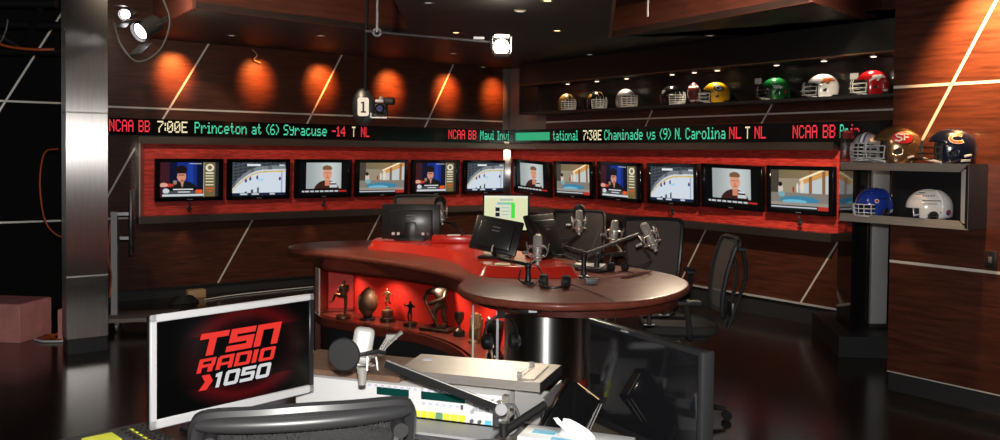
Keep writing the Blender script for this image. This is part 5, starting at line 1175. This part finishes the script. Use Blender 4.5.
def letters(name, rows, m, u0, u1, v0, v1, gap=.10, shear=.22, st=.24):
    """slanted block lettering on the screen: every glyph is a list of rectangles in a unit cell"""
    G = {'T': [(0, .74, 1.15, 1), (.38, 0, .68, .74)], 'S': [(.0, .74, 1, 1), (0, .40, .28, .74), (0, .38, 1, .62), (.72, .2, 1, .5), (-.05, 0, 1, .26)], 'N': [(0, 0, .28, 1), (0, .74, 1, 1), (.72, 0, 1, 1)],
         'R': [(0, 0, .26, 1), (0, .78, 1, 1), (.76, .45, 1, .9), (0, .36, .95, .58), (.62, 0, .92, .40)], 'A': [(0, 0, .26, .9), (.1, .78, 1, 1), (.74, 0, 1, 1), (0, .28, 1, .48)], 'D': [(0, 0, .26, 1), (0, .78, .95, 1), (.74, .08, 1, .92), (0, 0, .95, .22)],
         'I': [(0, 0, .9, 1)], 'O': [(0, .06, .26, .94), (.06, .78, .94, 1), (.74, .06, 1, .94), (.06, 0, .94, .22)], '1': [(.3, 0, .75, 1), (0, .72, .5, .95)], '0': [(0, .08, .26, .92), (.08, .78, .92, 1), (.74, .08, 1, .92), (.08, 0, .92, .22)],
         '5': [(0, .78, 1, 1), (0, .44, .26, .9), (0, .44, .95, .64), (.74, .1, 1, .56), (0, 0, .93, .22)]}
    W_ = {'I': .32, '1': .55, 'T': 1.1}
    tot = sum(W_.get(c, 1) for c in rows) + gap * (len(rows) - 1); k_ = (u1 - u0) / tot; x = 0
    for c in rows:
        mb = MB(); cw = W_.get(c, 1)
        for li, (a, b, cc, d) in enumerate(G[c]):
            q = []
            for px, pz in ((a, b), (cc, b), (cc, d), (a, d)):
                uu = u0 + (x + px * (cw if c in 'I1' else 1) * (1 if c != 'T' else .95)) * k_; vv = v1 + (v0 - v1) * pz; uu += shear * (v1 - vv) * .62
                q.append((X0 + (X1 - X0) * uu, -.0022 - .00006 * li, Zt + (Zb - Zt) * vv))
            mb.add(q, [(0, 1, 2, 3)])
        mb.build(name, m, so, smooth=0).location = (-(X0 + X1) / 2, 0, -(Zt + Zb) / 2); x += cw + gap
letters('logo_letter', 'TSN', LOGO_R, .228, .765, .195, .435, .07, .24)
letters('logo_letter', 'RADIO', LOGO_R, .232, .738, .465, .61, .12, .24)
letters('logo_digit', '1050', LOGO_W, .335, .705, .64, .80, .14, .24)
cv = MB(); cvp = [(.245, .80), (.295, .80), (.335, .715), (.315, .64), (.265, .64), (.285, .715)]
cv.add([(X0 + (X1 - X0) * a - (X0 + X1) / 2, -.0022, Zt + (Zb - Zt) * b - (Zt + Zb) / 2) for a, b in cvp], [(0, 1, 2, 5), (5, 2, 3, 4)]); cv.build('logo_chevron', LOGO_R, so, smooth=0)
# phone mixer at the lower left
mx = thing('button_mixer', 'grey button panel with yellow display at the lower left of the control desk', 'mixer', (-1.175, 2.83, DZ + .0005), radians(-46))
GP2 = mat('mixer_grey', (.085, .085, .09), .5)
MB().box((.20, -.17, .025), (.40, .32, .05), bevel=.008).build('body', GP2, mx)
MB().box((.145, -.205, .056), (.14, .17, .018), bevel=.005).build('display_housing', GP2, mx); MB().box((.14, -.195, .067), (.085, .09, .004)).build('display', BTN_Y, mx)
for i in range(8):
    for j in range(3):
        MB().cyl((.045 + .036 * i, -.025 - .034 * j, .050), (.045 + .036 * i, -.025 - .034 * j, .057), .0105, n=12).build('button', BPLAST, mx)
    MB().box((.062 + .036 * i, -.075, .0515), (.014, .010, .003)).build('lamp', BTN_Y, mx)
# microphone with round pop filter and its flat boom
t = thing('studio_microphone', 'pale condenser microphone behind a round black pop filter in the foreground', 'microphone', (-.448, 2.79, 1.062), radians(6)); 
Mm = RY(9) @ RX(-8)
MB().box((0, 0, 0), (.068, .05, .12), M=Mm, bevel=.018, seg=3).build('body', mat('mic_pale', (.62, .60, .57), .35, .25), t)
MB().lathe([(.001, -.006), (.050, -.006), (.054, 0), (.050, .006), (.001, .006)], 32, M=T(-.055, -.06, -.015) @ RZ(-14) @ RX(90)).build('pop_filter', BRUB, t)
MB().tube([(-.02, -.06, -.02), (.05, -.045, -.01), (.075, -.03, -.02)], .007, 8).build('pop_filter_arm', BMETAL, t)
sm = MB()
for z in (-.058, -.03): sm.tube([(.055 * cos(a) - .005, .05 * sin(a), z) for a in [2 * pi * i / 18 for i in range(18)]], .0032, 6, True, M=Mm)
for k in range(6): a = pi / 3 * k; sm.tube([(.055 * cos(a) - .005, .05 * sin(a), -.03), (.068 * cos(a) - .005, .06 * sin(a), -.072)], .0032, 6, M=Mm)
sm.build('shock_mount', CHROME, t)
MB().lathe([(.018, -.075), (.020, -.07), (.014, -.10), (.012, -.13)], 16).build('connector', MICB, t)
MB().cyl((.055, .0, -.03), (.085, .0, .02), .011, n=12).box((.095, 0, .028), (.035, .02, .016)).build('thumb_screw', CHROME, t)
MB().tube([(.08, 0, .0), (.11, -.01, .03), (.13, -.01, .045)], .006, 8).build('swivel_lever', CHROME, t)
t = thing('boom_arm', 'flat black boom arm running down from the pale microphone to the desk', 'boom arm', (.04, 2.62, DZ + .001))
a = Vector((-.372, 2.79, 1.0)) - Vector((.04, 2.62, DZ)); b = Vector((.0, 2.70, .885)) - Vector((.04, 2.62, DZ))
d = (b - a).normalized(); side = d.cross(Vector((0, 0, 1))).normalized(); upv = side.cross(d)
mb = MB(); mb.v = [tuple(p + side * sx * .008 + upv * sz * .011) for p in (a, b) for sx, sz in ((-1, -1), (1, -1), (1, 1), (-1, 1))]; mb.f = [(0, 1, 2, 3), (7, 6, 5, 4), (0, 4, 5, 1), (1, 5, 6, 2), (2, 6, 7, 3), (3, 7, 4, 0)]; mb.build('upper_arm', BMETAL, t, smooth=0)
MB().cyl(a + upv * .0125, b + upv * .0125, .0035, n=8).build('spring_rod', CHROME, t)
MB().cyl(b + Vector((.012, -.02, 0)), b + Vector((.012, .03, 0)), .019, n=20).build('elbow_knob', GMETAL, t); MB().box(b + Vector((-.005, .0, -.028)), (.02, .025, .06)).build('elbow_bracket', BMETAL, t)
c = Vector((-.02, 0, .095)); MB().cyl(c, (.112, .08, .158), .013, n=12).build('lower_arm', BMETAL, t); MB().cyl(c + Vector((0, 0, -.012)), c + Vector((0, 0, .03)), .015, n=14).build('lower_joint', BMETAL, t)
MB().cyl((.108, .08, 0), (.108, .08, .155), .010, n=12).build('post', BMETAL, t); MB().lathe([(.03, 0), (.03, .01), (.014, .016)], 16, M=T(.108, .08, 0)).build('post_base', BMETAL, t)
MB().tube(catmull([b, b + Vector((.05, 0, .01)), b + Vector((.07, 0, -.04)), b + Vector((.05, -.01, -.075)), b + Vector((.01, -.02, -.085))], 6), .005, 6).build('cable', GPLAST, t)
# black monitor on the right of the control desk
bm_ = thing('desktop_monitor', 'glossy black switched off monitor turned sideways at the right of the control desk', 'monitor', (.4415, 2.62, DZ), radians(-60))
MB().box((0, .014, .235), (.556, .030, .345), bevel=.006).build('cabinet', BPLAST, bm_); MB().box((0, -.0025, .242), (.512, .003, .30)).build('screen', mat('screen_gloss', (.006, .006, .007), .06), bm_)
MB().box((.277, .012, .235), (.016, .045, .345), bevel=.005).build('side_strip', BRUB, bm_); MB().box((-.08, -.002, .400), (.03, .004, .006)).build('logo_plate', CHROME, bm_)
MB().box((0, .05, .12), (.07, .03, .24)).build('stand_neck', BPLAST, bm_); MB().box((0, .03, .008), (.24, .18, .016), bevel=.005).build('stand_foot', BPLAST, bm_)
# ring binder, wire clip, tissue box, paper
t = thing('ring_binder', 'black ring binder leaning on the right of the control desk', 'binder', (.150, 2.62, DZ + .03)); t.rotation_euler = (radians(-14), radians(38), radians(12))
MB().box((0, 0, .115), (.125, .05, .235), bevel=.006).build('cover', BGLOSS, t); MB().box((.012, .0, .2335), (.09, .034, .004)).build('page_edge', BRASS, t)
MB().tube([(.066, -.03, .225), (.078, -.034, .10), (.060, -.03, .105)], .0025, 6).tube([(.066, -.01, .225), (.080, -.014, .09)], .0025, 6).build('wire_clip', CHROME, t)
t = thing('tissue_box', 'white and blue tissue box with a tissue pulled up at the bottom edge', 'tissue box', (.235, 2.50, DZ + .0005), radians(-20)); t.scale = (1.42, 1.0, 1.12)
MB().box((0, 0, .055), (.235, .12, .11), bevel=.004).build('box', WHITEP, t)
pm_ = MB()
for (x, y, w2, h2, a) in ((-.07, .0, .05, .035, 20), (.08, -.03, .06, .03, -15), (-.02, -.045, .05, .02, 10)): pm_.box((x, y, .1105), (w2, h2, .001), M=None)
pm_.box((.09, -.0602, .06), (.05, .001, .09)); pm_.build('blue_print', BLUECAP, t)
tv_ = []; tf = []
nn = 10
for j in range(6):
    for i in range(nn):
        a = 2 * pi * i / nn; v = j / 5; rr_ = .62 * (.052 * (1 - v) + .016 * v + .010 * sin(3 * a + 2 * v)); tv_.append((rr_ * 1.3 * cos(a) - .035 * v * v, rr_ * .7 * sin(a), -.0 + .108 + .036 * v + .012 * sin(2 * a + 1) * v))
for j in range(5):
    for i in range(nn): tf.append((j * nn + i, j * nn + (i + 1) % nn, (j + 1) * nn + (i + 1) % nn, (j + 1) * nn + i))
tf.append(tuple(range(5 * nn, 6 * nn)))
MB().add(tv_, tf).build('tissue', PAPER, t, smooth=60)
o = MB().prism([(.02, 2.62), (.16, 2.70), (.13, 2.56), (.04, 2.46)], DZ + .001, DZ + .004).build('paper_sheet', PAPER, smooth=0); tag(o, 'loose white paper on the control desk under the lower boom arm', 'paper')
o = MB().tube(catmull([(-.32, 2.86, DZ + .008), (-.15, 2.78, DZ + .008), (.0, 2.80, DZ + .008), (.06, 2.74, DZ + .008), (-.04, 2.66, DZ + .008), (.03, 2.58, DZ + .008)], 6), .005, 6).build('cable', GPLAST); tag(o, 'grey cable loop on the desk in front of the white console', 'cable')
